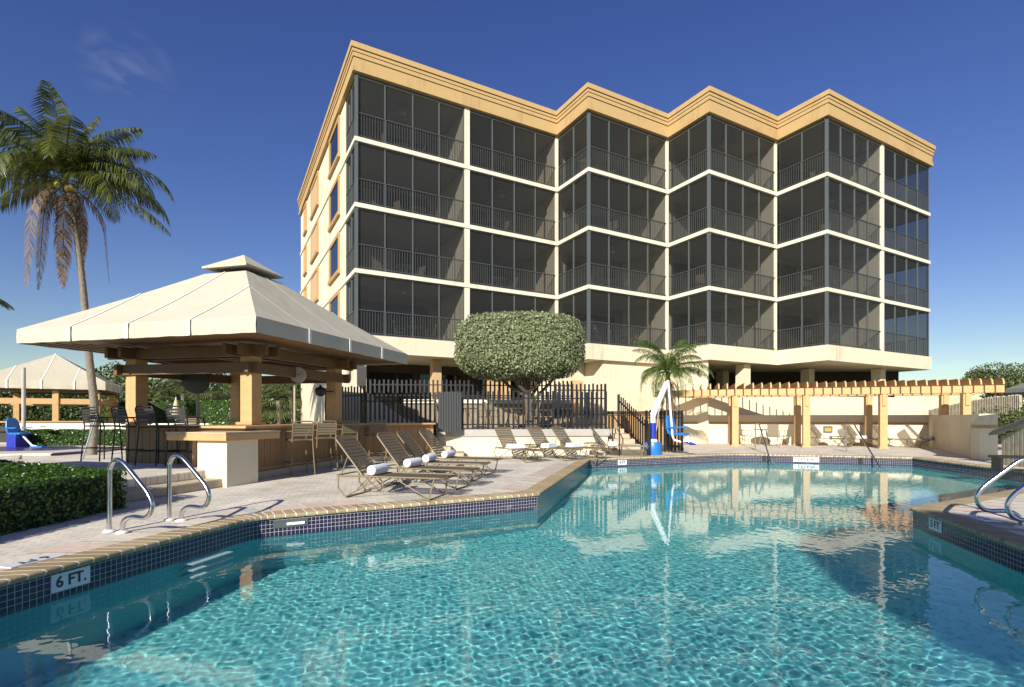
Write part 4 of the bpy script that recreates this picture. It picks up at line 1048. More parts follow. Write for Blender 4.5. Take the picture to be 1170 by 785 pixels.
# ---------------------------------------------------------------- clipped silver tree
tx, ty = AX(594, 18.9), 18.9
tree = thing('clipped_tree', 'silvery green tree clipped into a rounded block on the terrace', 'tree', (tx, ty, 0))
tk = MB(); tk.tube([(.35, 0, .8), (.33, 0, 1.5), (.28, .05, 2.2), (.1, 0, 3.0)], [.17, .14, .13, .08], 10)
for a_ in range(6):
    an = a_*1.05; tk.tube([(.3, 0, 1.7+.1*a_), (.3+.7*math.cos(an), .5*math.sin(an), 2.4), (.2+1.5*math.cos(an), .9*math.sin(an), 3.2)], [.08, .06, .03], 6)
tk.build('trunk', M['bark2'], tree, smooth=True)
def super_pts(n_, hx, hy, hz, e=4.0, bumps=.05, inner=.25):
    """random points near the surface of a rounded block, with outward directions"""
    d = rng.normal(0, 1, (n_, 3)); d /= np.linalg.norm(d, axis=1)[:, None]
    r = (np.abs(d)**e).sum(1)**(-1/e); P = d*r[:, None]; Nn = np.sign(P)*np.abs(P)**(e-1); Nn /= np.linalg.norm(Nn, axis=1)[:, None]
    ph = np.sin(P[:, 0]*9+1)*np.sin(P[:, 1]*7+2)*np.sin(P[:, 2]*6+.5)+.6*np.sin(P[:, 0]*23)*np.sin(P[:, 2]*17+P[:, 1]*11)
    k = 1+bumps*ph-rng.exponential(inner*.12, n_)
    P = P*k[:, None]*np.array([hx, hy, hz]); return P, Nn
Pp, Nn = super_pts(34000, 2.32, 1.65, 1.20, 3.3, .045, .7); Pp[:, 2] += 3.80
leafmesh('crown', Pp, Nn, .085, M['leaf_silver'], tree, 1.7, .7)
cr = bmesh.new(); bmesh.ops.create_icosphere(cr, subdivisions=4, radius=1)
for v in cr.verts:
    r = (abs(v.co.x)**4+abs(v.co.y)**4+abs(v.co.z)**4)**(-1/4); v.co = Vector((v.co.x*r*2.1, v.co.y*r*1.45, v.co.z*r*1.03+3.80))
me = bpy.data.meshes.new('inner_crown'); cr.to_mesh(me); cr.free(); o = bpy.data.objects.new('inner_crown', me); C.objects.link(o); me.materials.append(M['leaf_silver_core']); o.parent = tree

# ---------------------------------------------------------------- hedges
def hedge(poly, z0, z1, n_, size, label, core=True, matl='leaf_hedge'):
    t = thing('clipped_hedge', label, 'hedge', (0, 0, 0))
    poly = [Vector(p) for p in poly]
    if area([tuple(p) for p in poly]) < 0: poly = poly[::-1]
    n = len(poly); Ls = [(poly[(i+1) % n]-poly[i]).length for i in range(n)]; H = z1-z0; ar = abs(area([tuple(p) for p in poly]))
    tot = sum(Ls)*H+ar; Pl = []; Nl = []
    for i in range(n):
        k = int(n_*Ls[i]*H/tot); s_ = rng.random(k); zz = rng.random(k); d = poly[(i+1) % n]-poly[i]; e = d.normalized(); nn = (e.y, -e.x)
        wob = .025*np.sin(s_*Ls[i]*5)*np.sin(zz*7)-rng.exponential(.02, k)
        Pl.append(np.stack([poly[i].x+d.x*s_+nn[0]*wob, poly[i].y+d.y*s_+nn[1]*wob, z0+H*zz-(zz > .93)*0], 1)); Nl.append(np.tile([nn[0], nn[1], .25], (k, 1)))
    k = int(n_*ar/tot); mnx, mxx = min(p.x for p in poly), max(p.x for p in poly); mny, mxy = min(p.y for p in poly), max(p.y for p in poly)
    q = rng.random((k*4, 2))*[mxx-mnx, mxy-mny]+[mnx, mny]
    ins_ = np.ones(len(q), bool)
    for i in range(n):
        a = poly[i]; d = poly[(i+1) % n]-a; ins_ &= (d.x*(q[:, 1]-a.y)-d.y*(q[:, 0]-a.x)) > -.01
    q = q[ins_][:k]
    Pl.append(np.stack([q[:, 0], q[:, 1], z1+.02*np.sin(q[:, 0]*6)*np.sin(q[:, 1]*5)-rng.exponential(.02, len(q))], 1)); Nl.append(np.tile([0, 0, 1.], (len(q), 1)))
    leafmesh('foliage', np.concatenate(Pl), np.concatenate(Nl).astype(float), size, M[matl], t, 1.6, .5)
    c = sum(poly, Vector((0, 0)))/n
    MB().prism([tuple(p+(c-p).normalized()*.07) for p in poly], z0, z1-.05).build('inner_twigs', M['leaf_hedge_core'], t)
    return t
hedge([(-5.42, 2.2), (-5.32, 7.15), (-8.6, 8.75), (-13, 10.6), (-13, 2.2)], 0, .53, 70000, .052, 'low clipped green hedge in the left foreground beside the handrails')
hedge([G(25, 513), G(145, 511), G(160, 509), G(20, 509)], 0, .72, 16000, .075, 'clipped green hedge below the white garden wall at left')
hx = [Vector((AX(226, 30), 30)), Vector((AX(272, 30), 30)), Vector((AX(272, 30)+.6, 31.6)), Vector((AX(226, 30)+.2, 31.6))]
hedge(hx, 0, ZZ(458, 30), 7000, .12, 'tall green hedge block seen through the bar canopy right of the fan pole')
hx = [Vector((AX(135, 33), 33)), Vector((AX(212, 33), 33)), Vector((AX(212, 33), 34.5)), Vector((AX(135, 33), 34.5))]
hedge(hx, 0, ZZ(459, 33), 8000, .12, 'bright green hedge behind the left canopy post')

# ---------------------------------------------------------------- palms
def frond_geo(V, F, base, az, el0, length, droop, nl=46, ll=.75, hang=.5, wd=.035, twist=0, curl=1.0):
    """one pinnate frond: rachis strip and drooping leaflets on both sides"""
    n_ = 22; p = Vector(base); el = el0; pts = [p.copy()]; seg = length/n_
    for i in range(n_):
        d = Vector((math.cos(az)*math.cos(el), math.sin(az)*math.cos(el), math.sin(el))); p = p+d*seg; pts.append(p.copy()); el -= droop/n_*(.5+1.1*i/n_)*curl; el = max(el, -1.5)
    side = Vector((-math.sin(az), math.cos(az), 0))
    for i in range(n_):
        w_ = .028*(1-i/n_)+.006; b = len(V)
        up = Vector((0, 0, w_*.6))
        V += [tuple(pts[i]-side*w_), tuple(pts[i]+side*w_), tuple(pts[i+1]+side*w_*.85), tuple(pts[i+1]-side*w_*.85), tuple(pts[i]-up*1.4), tuple(pts[i+1]-up*1.4)]
        F += [(b, b+1, b+2, b+3), (b, b+4, b+5, b+3), (b+1, b+2, b+5, b+4)]
    for k in range(nl):
        s_ = .12+.88*k/nl; fi = s_*n_; i = min(int(fi), n_-1); q = pts[i].lerp(pts[i+1], fi-i); t_ = (pts[i+1]-pts[i]).normalized()
        L_ = ll*(math.sin(math.pi*min(1, .18+.80*s_))**.7)*random.uniform(.8, 1.1)
        for sg in (-1, 1):
            if random.random() < .10: continue
            fw = .35+.65*s_; d = (side*sg+t_*fw+Vector((0, 0, -.05*random.random()+.15*(1-hang)))).normalized()
            m1 = q+d*L_*.5+Vector((0, 0, -hang*L_*.18)); d2 = (d+Vector((random.uniform(-.12, .12), random.uniform(-.12, .12), -hang*1.6))).normalized(); tp = m1+d2*L_*.52
            wv = t_*wd*.5*random.uniform(.8, 1.2); b = len(V)
            V += [tuple(q-wv*.6), tuple(q+wv*.6), tuple(m1+wv), tuple(m1-wv), tuple(tp)]
            F += [(b, b+1, b+2, b+3), (b+3, b+2, b+4)]
def coconut_palm(loc, name, label, trunk_pts, fronds, nd=9, seedv=3, mat_='frond', ll=.98, nl=62, nuts=True, trunk_r=(.13, .085), dead_len=3.5, wd=.044):
    random.seed(seedv)
    t = thing(name, label, 'palm tree', loc)
    tp = [Vector(p) for p in trunk_pts]; pts = []; rr = []
    m_ = 60
    for i in range(m_+1):
        s_ = i/m_*(len(tp)-1); k = min(int(s_), len(tp)-2); f = s_-k
        p0, p1, p2, p3 = tp[max(k-1, 0)], tp[k], tp[k+1], tp[min(k+2, len(tp)-1)]
        pts.append(.5*((2*p1)+(-p0+p2)*f+(2*p0-5*p1+4*p2-p3)*f*f+(-p0+3*p1-3*p2+p3)*f**3))
        r = trunk_r[0]+(trunk_r[1]-trunk_r[0])*min(1, i/m_*1.2); rr.append(r*(1.05 if i % 2 else .97)+.12*max(0, 1-i/5)*trunk_r[0])
    MB().tube(pts, rr, 14).build('trunk', M['bark'], t, smooth=True)
    top = pts[-1]; V = []; F = []
    for az, el, ln, dr in fronds: frond_geo(V, F, top+Vector((0, 0, random.uniform(-.1, .15))), R(az), R(el), ln, dr, nl=nl, ll=ll, hang=random.uniform(.7, 1.3), wd=wd)
    stripmesh('crown', V, F, M[mat_], t)
    if nd:
        V = []; F = []
        for k in range(nd):
            az = k*2*math.pi/nd+random.uniform(-.2, .2); frond_geo(V, F, top+Vector((0, 0, -.15)), az, R(random.uniform(-60, -20)), dead_len*random.uniform(.6, 1.2), 1.6, nl=int(nl*.9), ll=ll*.5, hang=1.3, wd=wd*1.1, curl=2.2)
        stripmesh('dead_fronds', V, F, M['frond_dead'], t)
    if nuts:
        for k in range(9):
            n_ = MB()
            a_ = random.uniform(0, 6.28); r = random.uniform(.22, .36); c = top+Vector((r*math.cos(a_), r*math.sin(a_), random.uniform(-.5, -.2)))
            n_.lathe([(.02, -.12), (.08, -.08), (.11, 0), (.09, .07), (.02, .12)], 10, tuple(c)); n_.build('coconut', M['coconut'], t, smooth=True)
    return t
px0 = Vector((AX(105, 17.3), 17.3, 0))
def rel(px, py, Y): return (AX(px, Y)-px0.x, Y-px0.y, ZZ(py, Y))
fr = []
rs = random.Random(5)
for az, el, ln, dr in ((15, 42, 3.5, 2.1), (-8, 28, 3.4, 1.9), (-30, 8, 3.1, 1.4), (38, 62, 2.9, 1.3), (85, 75, 2.6, .9), (118, 66, 2.7, 1.0), (150, 55, 3.1, 1.5), (172, 34, 3.3, 1.5), (192, 6, 2.9, 1.1), (200, -14, 1.9, .8),
                       (-62, 45, 2.9, 2.3), (-85, 30, 2.7, 2.3), (-118, 42, 2.9, 2.2), (-100, 66, 2.8, 1.9), (-45, 64, 2.9, 1.9), (-148, 24, 2.9, 1.7), (-165, 60, 3.0, 1.5), (62, 35, 2.9, 1.6), (100, 28, 2.8, 1.5), (138, 24, 2.8, 1.5), (0, -10, 3.5, .75), (-6, 12, 3.3, 1.1), (-18, 50, 3.1, 2.1), (182, 74, 2.7, .7), (22, 20, 3.3, 1.8), (165, 42, 3.5, 1.5), (12, 66, 2.9, 1.2), (-75, 82, 2.5, .8), (55, 84, 2.5, .6)):
    fr.append((az+rs.uniform(-6, 6), el, ln*1.10, dr))
coconut_palm(tuple(px0), 'coconut_palm', 'tall coconut palm with hanging dry fronds behind the left of the bar canopy', [(0, 0, 0), rel(108, 470, 17.3), rel(101, 400, 17.3), rel(95, 330, 17.3), rel(86, 260, 17.2), rel(74, 205, 17.2)], fr, nd=8, seedv=4)
# small feather palm by the pergola
px1 = Vector((AX(763, 20.2), 20.2, 0)); fr = []
rs = random.Random(9)
for k in range(26): fr.append((k*137.5, rs.choice([82, 68, 52, 36, 18]), rs.uniform(1.55, 2.15), rs.uniform(1.5, 2.9)))
sp = coconut_palm(tuple(px1), 'feather_palm', 'small feather palm with yellow green stem by the left end of the pergola', [(0, 0, 0), (.02, 0, 1.5), (0, 0, 2.95)], fr, nd=10, seedv=8, mat_='frond_fresh', ll=.50, nl=46, nuts=False, trunk_r=(.10, .09), dead_len=1.8, wd=.024)
MB().lathe([(.10, 2.2), (.115, 2.35), (.085, 2.9), (.05, 3.1)], 14).build('crownshaft', M['yellow_green'], sp, smooth=True)
# tip of another palm at the left edge
coconut_palm((AX(-62, 34), 34, 0), 'coconut_palm', 'distant palm whose frond tips show at the left edge', [(0, 0, 0), (0, 0, 5), (0, 0, ZZ(338, 34))], [(a_, 20+(a_*7) % 50, 3.6, 1.5) for a_ in range(0, 360, 22)], nd=5, seedv=12, nuts=False)

# ---------------------------------------------------------------- pergola
pg = thing('pergola', 'long tan timber pergola with rows of rafters along the far deck', 'pergola', (0, 0, 0))
pd = Vector((.949, -.315)).normalized(); qd = Vector((.315, .949)).normalized()
p2 = Vector(G(840, 510)); PB = [p2-pd*2.72, p2, p2+pd*2.72, p2+pd*5.44, p2+pd*8.14]
rzp = math.atan2(pd.y, pd.x)
for i, p in enumerate(PB):
    for q, hh in ((p, 2.44), (p+qd*1.75, 2.44)):
        if i == 0 and q is not p: continue
        o = MB().box((q.x, q.y, hh/2), (.26, .26, hh), rz=rzp).build('post', M['tan_wood'], pg, bevel=.012)
        b = MB()
        c = q-qd*.15; b.box((c.x, c.y, 2.02), (.13, .06, .62), rz=rzp); b.build('bracket', M['tan_wood'], o, bevel=.006)
        b = MB(); b.box((q.x, q.y, .04), (.34, .34, .08), rz=rzp); b.build('post_foot', M['tan_wood'], o, bevel=.01)
for off in (0, 1.75):
    for s_ in (-.17, .17):
        a = PB[0]-pd*.55+qd*(off+s_); b_ = PB[4]+pd*1.1+qd*(off+s_)
        MB().bar((a.x, a.y, 2.32), (b_.x, b_.y, 2.32), .07, .27).build('beam', M['tan_wood'], pg, bevel=.006)
rp_ = [(-.78, .0), (-.74, .17), (-.66, .235), (2.52, .235), (2.60, .17), (2.64, .0), (2.3, -.0), (-.5, -.0)]
pr_m = None
for k in range(36):
    c = PB[0]+pd*(.02+k*.333)
    if pr_m is None:
        o = MB().prism([(x, z) for x, z in rp_], -.025, .025).build('rafter', M['tan_wood'], pg); pr_m = o
    else:
        o = pr_m.copy(); C.objects.link(o); o.parent = pg
    o.rotation_euler = (R(90), 0, math.atan2(qd.y, qd.x)); o.location = (c.x, c.y, 2.46)
b = MB(); c = PB[0]+pd*.25-qd*.02; b.box((c.x+.05, c.y-.1, 1.35), (.2, .12, .55), rz=rzp); b.build('control_box', M['white_metal'], pg)
# pool wall behind the pergola
pw_ = thing('pool_wall_with_stripe', 'cream pool wall with a tan stripe behind the pergola', 'wall', (0, 0, 0))
wa = PB[0]-pd*.6+qd*2.55; wb_ = PB[4]-pd*.05+qd*2.55
g_ = MB(); wallbar(g_, wa, wb_, .2, 0, 1.36); g_.build('wall_face', M['cream'], pw_)
g_ = MB(); wallbar(g_, wa-qd*.11, wb_-qd*.11, .03, .93, 1.03); g_.build('stripe', M['tan'], pw_)
pe = Vector(G(1136, 525.5)); wc = wb_
rw = thing('end_wall', 'cream end wall and pillar with tan stripe at the right end of the pergola', 'wall', (0, 0, 0))
pe2 = Vector((pe.x-.12, pe.y+.1))
g_ = MB(); wallbar(g_, wc-pd*.1, pe2+Vector((0.0, .2)), .2, 0, 1.34); g_.build('wall_face', M['cream'], rw)
g_ = MB(); g_.box((pe.x-.15, pe.y+.15, .68), (.46, .40, 1.36), rz=R(-16)); g_.build('pillar', M['cream'], rw, bevel=.01)
g_ = MB(); g_.box((pe.x-.15, pe.y+.15, .98), (.475, .415, .10), rz=R(-16)); g_.build('stripe', M['tan'], rw)
g_ = MB(); dlt = (pe2-wc).normalized(); nrm_ = Vector((dlt.y, -dlt.x)); wallbar(g_, wc+nrm_*.11, pe2+nrm_*.11, .03, .93, 1.03); g_.build('stripe', M['tan'], rw)
# ---------------------------------------------------------------- loungers, tables, towels
def lounger():
    """strap chaise: foot end +x, hinge at x=0, raised back to -x"""
    t = thing('strap_lounger', 'x', 'lounger'); f = M['bronze']; y = .30; hz = .34; ba = R(51); bl = .73
    bx, bz = -bl*math.cos(ba), hz+bl*math.sin(ba)
    fr_ = MB()
    fr_.tube([(-.42, -y, hz), (1.28, -y, hz), (1.34, -y*.8, hz-.01), (1.34, y*.8, hz-.01), (1.28, y, hz), (-.42, y, hz), (-.46, y*.8, hz), (-.46, -y*.8, hz)], .0135, 8, closed=True)
    fr_.build('seat_frame', f, t, smooth=True)
    b = MB(); b.tube([(0, -y*.93, hz+.01), (bx, -y*.93, bz), (bx-.03, -y*.75, bz+.045), (bx-.03, y*.75, bz+.045), (bx, y*.93, bz), (0, y*.93, hz+.01)], .0135, 8)
    b.tube([(bx*.55, -y*.9, hz+.55*(bz-hz)), (-.36, -y*.95, hz+.02)], .009, 6); b.tube([(bx*.55, y*.9, hz+.55*(bz-hz)), (-.36, y*.95, hz+.02)], .009, 6)
    b.build('back_frame', f, t, smooth=True)
    for x0, x1, x2 in ((-.40, -.20, -.52), (1.22, .98, 1.12)):
        lg = MB()
        if x0 < 0: pts = [(x0, -y, hz), (x0-.0, -y-.02, .16), (x0+.14, -y-.02, .015), (x0+.14, y+.02, .015), (x0, y+.02, .16), (x0, y, hz)]
        else: pts = [(x0-.02, -y, hz), (x0-.1, -y-.02, .015), (x0-.1, y+.02, .015), (x0-.02, y, hz)]
        lg.tube(pts, .0135, 8); lg.build('leg_hoop', f, t, smooth=True)
    x_ = MB()
    for s_ in (-1, 1): x_.tube([(-.26, s_*(y+.01), .03), (.35, s_*y, hz-.01), ], .010, 6); x_.tube([(1.10, s_*(y+.01), .04), (.55, s_*y, hz-.01)], .010, 6)
    x_.build('brace', f, t)
    s_ = MB()
    for k in range(19):
        x = .045+k*.068; s_.box((x, 0, hz+.008-.012), (.050, 2*y+.02, .010))
    s_.build('seat_straps', M['strap'], t)
    s_ = MB(); Mr = Matrix.Rotation(-(math.pi-ba), 3, 'Y')
    for k in range(11):
        q = .06+k*.066; s_.box((-q*math.cos(ba), 0, hz+.01+q*math.sin(ba)), (.050, 2*y-.02, .010), M=Matrix.Rotation(ba, 3, 'Y'))
    s_.build('back_straps', M['strap'], t)
    return t
def rolled_towel(loc, rz, label, flat=False):
    b = MB()
    if not flat:
        pts = []
        for k in range(61):
            a_ = k*.36; r = .028+.0022*k*.36*.9; pts.append((r*math.cos(a_), r*math.sin(a_)))
        out = [(x*1.12, z*1.12) for x, z in pts]
        for k in range(60):
            b.add([(pts[k][0], -.22, pts[k][1]), (pts[k+1][0], -.22, pts[k+1][1]), (pts[k+1][0], .22, pts[k+1][1]), (pts[k][0], .22, pts[k][1])], [(0, 1, 2, 3)])
        b.lathe([(.074, -.225), (.078, -.2), (.076, 0), (.078, .2), (.074, .225)], 20)
        v = b.v; base = len(v)-100
        for i in range(base, len(v)): x, y, z = v[i]; v[i] = (x, z, y)
    else:
        for k in range(4): b.box((0, .004*k, -.055+.032*k), (.30-.008*k, .50-.01*k, .028))
    o = b.build('rolled_towel' if not flat else 'folded_towel', M['towel'], smooth=not flat, bevel=.012 if flat else 0)
    o.location = loc; o.rotation_euler = (0, 0, rz); tag(o, label, 'towel', 'white towels on the loungers'); return o
lg0 = lounger(); dirs = math.atan2(-.275, .961)
spots = [((-2.25, 8.28), dirs+R(2), 'nearest lounger of the diagonal row by the pool with raised strap back'), ((-1.93, 9.55), dirs-R(3), 'second nearest lounger of the diagonal row beside the bar'),
         ((-1.80, 10.6), dirs+R(4), 'third lounger of the diagonal row beside the bar'), ((-1.55, 11.75), dirs-R(2), 'farthest lounger of the diagonal row near the stone steps')]
ordw = ['nearest', 'second nearest', 'third', 'farthest']
for i, (p, rz, lab) in enumerate(spots):
    o = lg0 if i == 0 else copy_tree(lg0)
    o.location = (p[0], p[1], 0); o.rotation_euler = (0, 0, rz); o['label'] = lab; o['group'] = 'strap loungers'
    rolled_towel((p[0]+.12*math.cos(rz), p[1]+.12*math.sin(rz), .428), rz, f'rolled white towel on the {ordw[i]} lounger of the diagonal row')
ordx = ['leftmost', 'second from left', 'third from left', 'rightmost']
for i, (px, Y, rz) in enumerate(((584, 15.35, -.95), (622, 15.8, -.85), (650, 16.1, -.75), (692, 16.75, -.25))):
    x = AX(px, Y); o = place(lg0, (x, Y, 0), rz, f'{ordx[i]} of the four loungers along the cream terrace wall', 'strap loungers')
    rolled_towel((x+.2*math.cos(rz), Y+.2*math.sin(rz), .415), rz+(.2 if i % 2 else -.15), f'folded white towel on the {ordx[i]} lounger of the four by the terrace wall', flat=True)
def side_table():
    t = thing('side_table', 'x', 'side table')
    s_ = MB()
    MB().box((0, 0, .43), (.46, .46, .022)).build('table_top', M['strap'], t, bevel=.008)
    for sy in (-1, 1):
        x_ = MB(); x_.tube([(-.2, sy*.18, 0), (.2, sy*.18, .42)], .011, 6); x_.tube([(.2, sy*.18, 0), (-.2, sy*.18, .42)], .011, 6)
        x_.build('crossed_leg', M['bronze'], t)
    return t
st0 = side_table(); tl = [((-2.45, 8.95), 'side table between the two nearest loungers of the diagonal row'), ((-2.1, 10.1), 'side table between the second and third loungers of the diagonal row'), ((-1.95, 11.2), 'side table between the third and farthest loungers of the diagonal row'),
                         ((AX(604, 15.5), 15.5), 'side table between the two left loungers by the terrace wall'), ((AX(676, 16.6), 16.6), 'side table left of the rightmost lounger by the terrace wall')]
for i, (p, lab) in enumerate(tl):
    o = st0 if i == 0 else copy_tree(st0); o.location = (p[0], p[1], 0); o.rotation_euler = (0, 0, .3*i); o['label'] = lab; o['group'] = 'small side tables'
# loungers and dining set under the pergola
def PG(px, back): 
    """point under the pergola, back metres behind its front row, at photo column px"""
    k = (px-585)/FPX; a = PB[0]+qd*back; s_ = (k*a.y-a.x)/(pd.x-k*pd.y); return a+pd*s_
for i, (px, bk, rz, lab) in enumerate(((938, 1.65, -0.95, 'lounger right of the third pergola post beside the wall notice'), (978, 1.70, -1.05, 'lounger between the wall notice and the fourth pergola post'), (1012, 1.75, -0.9, 'lounger partly hidden by the fourth pergola post'), (1052, 1.55, -0.75, 'rightmost lounger under the pergola with a white towel'))):
    p = PG(px, bk); place(lg0, (p.x, p.y, 0), rz-.1, lab, 'strap loungers')
    if i != 2: rolled_towel((p.x+.25*math.cos(rz), p.y+.25*math.sin(rz), .415), rz, 'folded white towel on the '+lab.split(' beside')[0].split(' with')[0], flat=True)
p = PG(958, 1.2); o = place(st0, (p.x, p.y, 0), .2, 'side table under the wall notice below the pergola', 'small side tables')
p = PG(873, 1.25)
place(pt, (p.x, p.y, 0), 0, 'round patio table between the second and third pergola posts', 'patio tables')
for s_, an, wd_ in ((.85, math.pi-.75, 'right'), (-.85, -.75, 'left'), (.25, 1.4, 'near')):
    q = p+pd*s_+(-qd*.75 if wd_ == 'near' else qd*.0)
    place(pc, (q.x, q.y, 0), an-.3, f'sling patio chair {wd_} of the round table under the pergola' if wd_ != 'near' else 'sling patio chair on the pool side of the round table under the pergola', 'patio chairs')
p = PG(946, 2.40); t = thing('wall_notice', 'small dark framed notice with yellow panel on the striped pool wall', 'sign', (p.x, p.y, .72), rzp)
MB().box((0, 0, 0), (.36, .04, .28)).build('frame', M['frame'], t); MB().box((0, -.022, -.02), (.26, .01, .16)).build('panel', mat('yellow_panel', (.35, .28, .04), .6), t)

# ---------------------------------------------------------------- seated person on the balcony
def skin_body(name, joints, edges, material, parent=None, sub=2):
    me = bpy.data.meshes.new(name); me.from_pydata([j[0] for j in joints], edges, []); o = bpy.data.objects.new(name, me); C.objects.link(o)
    sm = o.modifiers.new('skin', 'SKIN'); sm.use_smooth_shade = True
    for i, j in enumerate(joints):
        me.skin_vertices[0].data[i].radius = j[1] if isinstance(j[1], tuple) else (j[1], j[1])
    me.skin_vertices[0].data[0].use_root = True
    ss = o.modifiers.new('sub', 'SUBSURF'); ss.levels = sub; ss.render_levels = sub
    bpy.context.view_layer.update(); dg = bpy.context.evaluated_depsgraph_get(); m2 = bpy.data.meshes.new_from_object(o.evaluated_get(dg))
    bpy.data.objects.remove(o); m2.materials.clear(); m2.materials.append(material); o = bpy.data.objects.new(name, m2); C.objects.link(o)
    if parent: o.parent = parent
    return o
pp_ = Q2+A*.75+B*.75
per = thing('person', 'seated person in a plaid shirt behind the lowest balcony railing above the palm', 'person', (pp_.x, pp_.y, Z1), TH+R(8))
J = [((-.02, 0, .52), (.15, .12)), ((-.05, 0, .72), (.14, .11)), ((-.04, 0, .95), (.17, .11)), ((-.02, 0, 1.07), .055), ((.01, 0, 1.14), .055), ((.02, 0, 1.22), (.085, .075)), ((.02, 0, 1.30), (.08, .075)),
     ((-.03, .19, .99), .06), ((.08, .24, .76), .045), ((.30, .17, .72), .035), ((.38, .14, .72), .04),
     ((-.03, -.19, .99), .06), ((.08, -.24, .76), .045), ((.30, -.17, .72), .035), ((.38, -.14, .72), .04),
     ((.05, .10, .50), .09), ((.45, .12, .50), .065), ((.50, .12, .10), .045), ((.62, .12, .05), .04),
     ((.05, -.10, .50), .09), ((.45, -.12, .50), .065), ((.50, -.12, .10), .045), ((.62, -.12, .05), .04)]
E_ = [(0, 1), (1, 2), (2, 3), (3, 4), (4, 5), (5, 6), (2, 7), (7, 8), (8, 9), (9, 10), (2, 11), (11, 12), (12, 13), (13, 14), (0, 15), (15, 16), (16, 17), (17, 18), (0, 19), (19, 20), (20, 21), (21, 22)]
skin_body('body', J, E_, M['skin'], per)
skin_body('shirt', [((-.03, 0, .55), (.165, .135)), ((-.05, 0, .74), (.16, .13)), ((-.04, 0, .95), (.19, .125)), ((-.02, 0, 1.03), (.09, .08)), ((-.03, .2, .99), .075), ((.06, .24, .80), .06), ((-.03, -.2, .99), .075), ((.06, -.24, .80), .06)], [(0, 1), (1, 2), (2, 3), (2, 4), (4, 5), (2, 6), (6, 7)], M['plaid'], per)
skin_body('trousers', [((-.02, 0, .50), (.16, .12)), ((.05, .10, .50), .10), ((.45, .12, .50), .078), ((.50, .12, .16), .06), ((.05, -.10, .50), .10), ((.45, -.12, .50), .078), ((.50, -.12, .16), .06)], [(0, 1), (1, 2), (2, 3), (0, 4), (4, 5), (5, 6)], M['khaki'], per)
h = bmesh.new(); bmesh.ops.create_uvsphere(h, u_segments=16, v_segments=10, radius=.098); bmesh.ops.delete(h, geom=[v for v in h.verts if v.co.z < -.01 and v.co.x > -.03], context='VERTS')
me = bpy.data.meshes.new('hair'); h.to_mesh(me); h.free(); o = bpy.data.objects.new('hair', me); C.objects.link(o); me.materials.append(M['hair']); o.parent = per; o.location = (.01, 0, 1.285)
nose = MB(); nose.tube([(.09, 0, 1.27), (.115, 0, 1.235)], [.01, .016], 8); nose.build('nose', M['skin'], per)
eb = MB(); eb.box((.092, .032, 1.268), (.012, .018, .010)); eb.box((.092, -.032, 1.268), (.012, .018, .010)); eb.box((.094, 0, 1.195), (.01, .045, .008)); eb.build('face_features', M['brown_dark'], per)
place(pc, (pp_.x, pp_.y, Z1), TH+R(8), 'sling chair under the seated person on the lowest balcony', 'chairs on the balconies')

# ---------------------------------------------------------------- background trees and garden
def bush_tree(loc, rx, ry, rz, zc, n_, size, label, matl='leaf_dark', blobs=9, name='leafy_tree', cat='tree', seedv=1, trunk=True, spread=.62, core=.70):
    r_ = np.random.default_rng(seedv); t = thing(name, label, cat, loc)
    Pl = []; Nl = []; cs_ = []
    for k in range(blobs):
        d = r_.normal(0, 1, 3); d /= np.linalg.norm(d); d *= r_.uniform(.35, 1)*spread; s_ = r_.uniform(.30, .5); cs_.append((d, s_))
    if core: cs_.append((np.zeros(3), core))
    per_ = n_//len(cs_)
    for d, s_ in cs_:
        q = r_.normal(0, 1, (per_, 3)); q /= np.linalg.norm(q, axis=1)[:, None]; rad = s_*(1-r_.exponential(.14, per_))*(1+.12*np.sin(q[:, 0]*7+d[0]*9)*np.sin(q[:, 2]*8))
        Pl.append((d+q*rad[:, None])*[rx, ry, rz]+[0, 0, zc]); Nl.append(q)
    leafmesh('crown' if trunk else 'foliage', np.concatenate(Pl), np.concatenate(Nl), size, M[matl], t, 1.7, .7)
    if trunk:
        tk = MB(); tk.tube([(0, 0, 0), (.05, 0, zc*.5), (0, 0, zc)], [.16, .12, .08], 8)
        for k, (d, s_) in enumerate(cs_[:6]): tk.tube([(0, 0, zc*.55), (d[0]*rx*.5, d[1]*ry*.5, zc*.8), (d[0]*rx, d[1]*ry, zc+d[2]*rz)], [.08, .06, .02], 6)
        tk.build('trunk', M['bark2'], t, smooth=True)
    return t
gT = 'garden trees beyond the left canopies'
bt = [(-10, 44, 7, 3.2, 'dark leafy tree at the far left edge behind the cabana'), (58, 46, 5, 3.6, 'dark tree whose round top shows above the cabana roof at left'), (105, 45, 4.5, 3.3, 'dark tree right of the cabana roof peak'),
      (160, 40, 4.5, 3.1, 'broad dark tree between the cabana and the bar canopy'), (205, 46, 4.6, 2.9, 'olive tree mass behind the left canopy post'), (258, 50, 5, 3.1, 'dark tree mass behind the middle of the bar'), (310, 46, 5, 2.5, 'green tree seen right of the near canopy post'), (345, 54, 5, 3.2, 'leafy tree at the left corner of the building')]
for i, (px, Y, rx, zc, lab) in enumerate(bt):
    bush_tree((AX(px, Y), Y, 0), rx, 3.0, 2.9 if i < 3 else 3.5, zc-1.0+(.7 if i > 2 else 0), 10000, .26, lab, 'leaf_dark' if i % 3 else 'leaf_olive', seedv=20+i, blobs=11)['group'] = gT
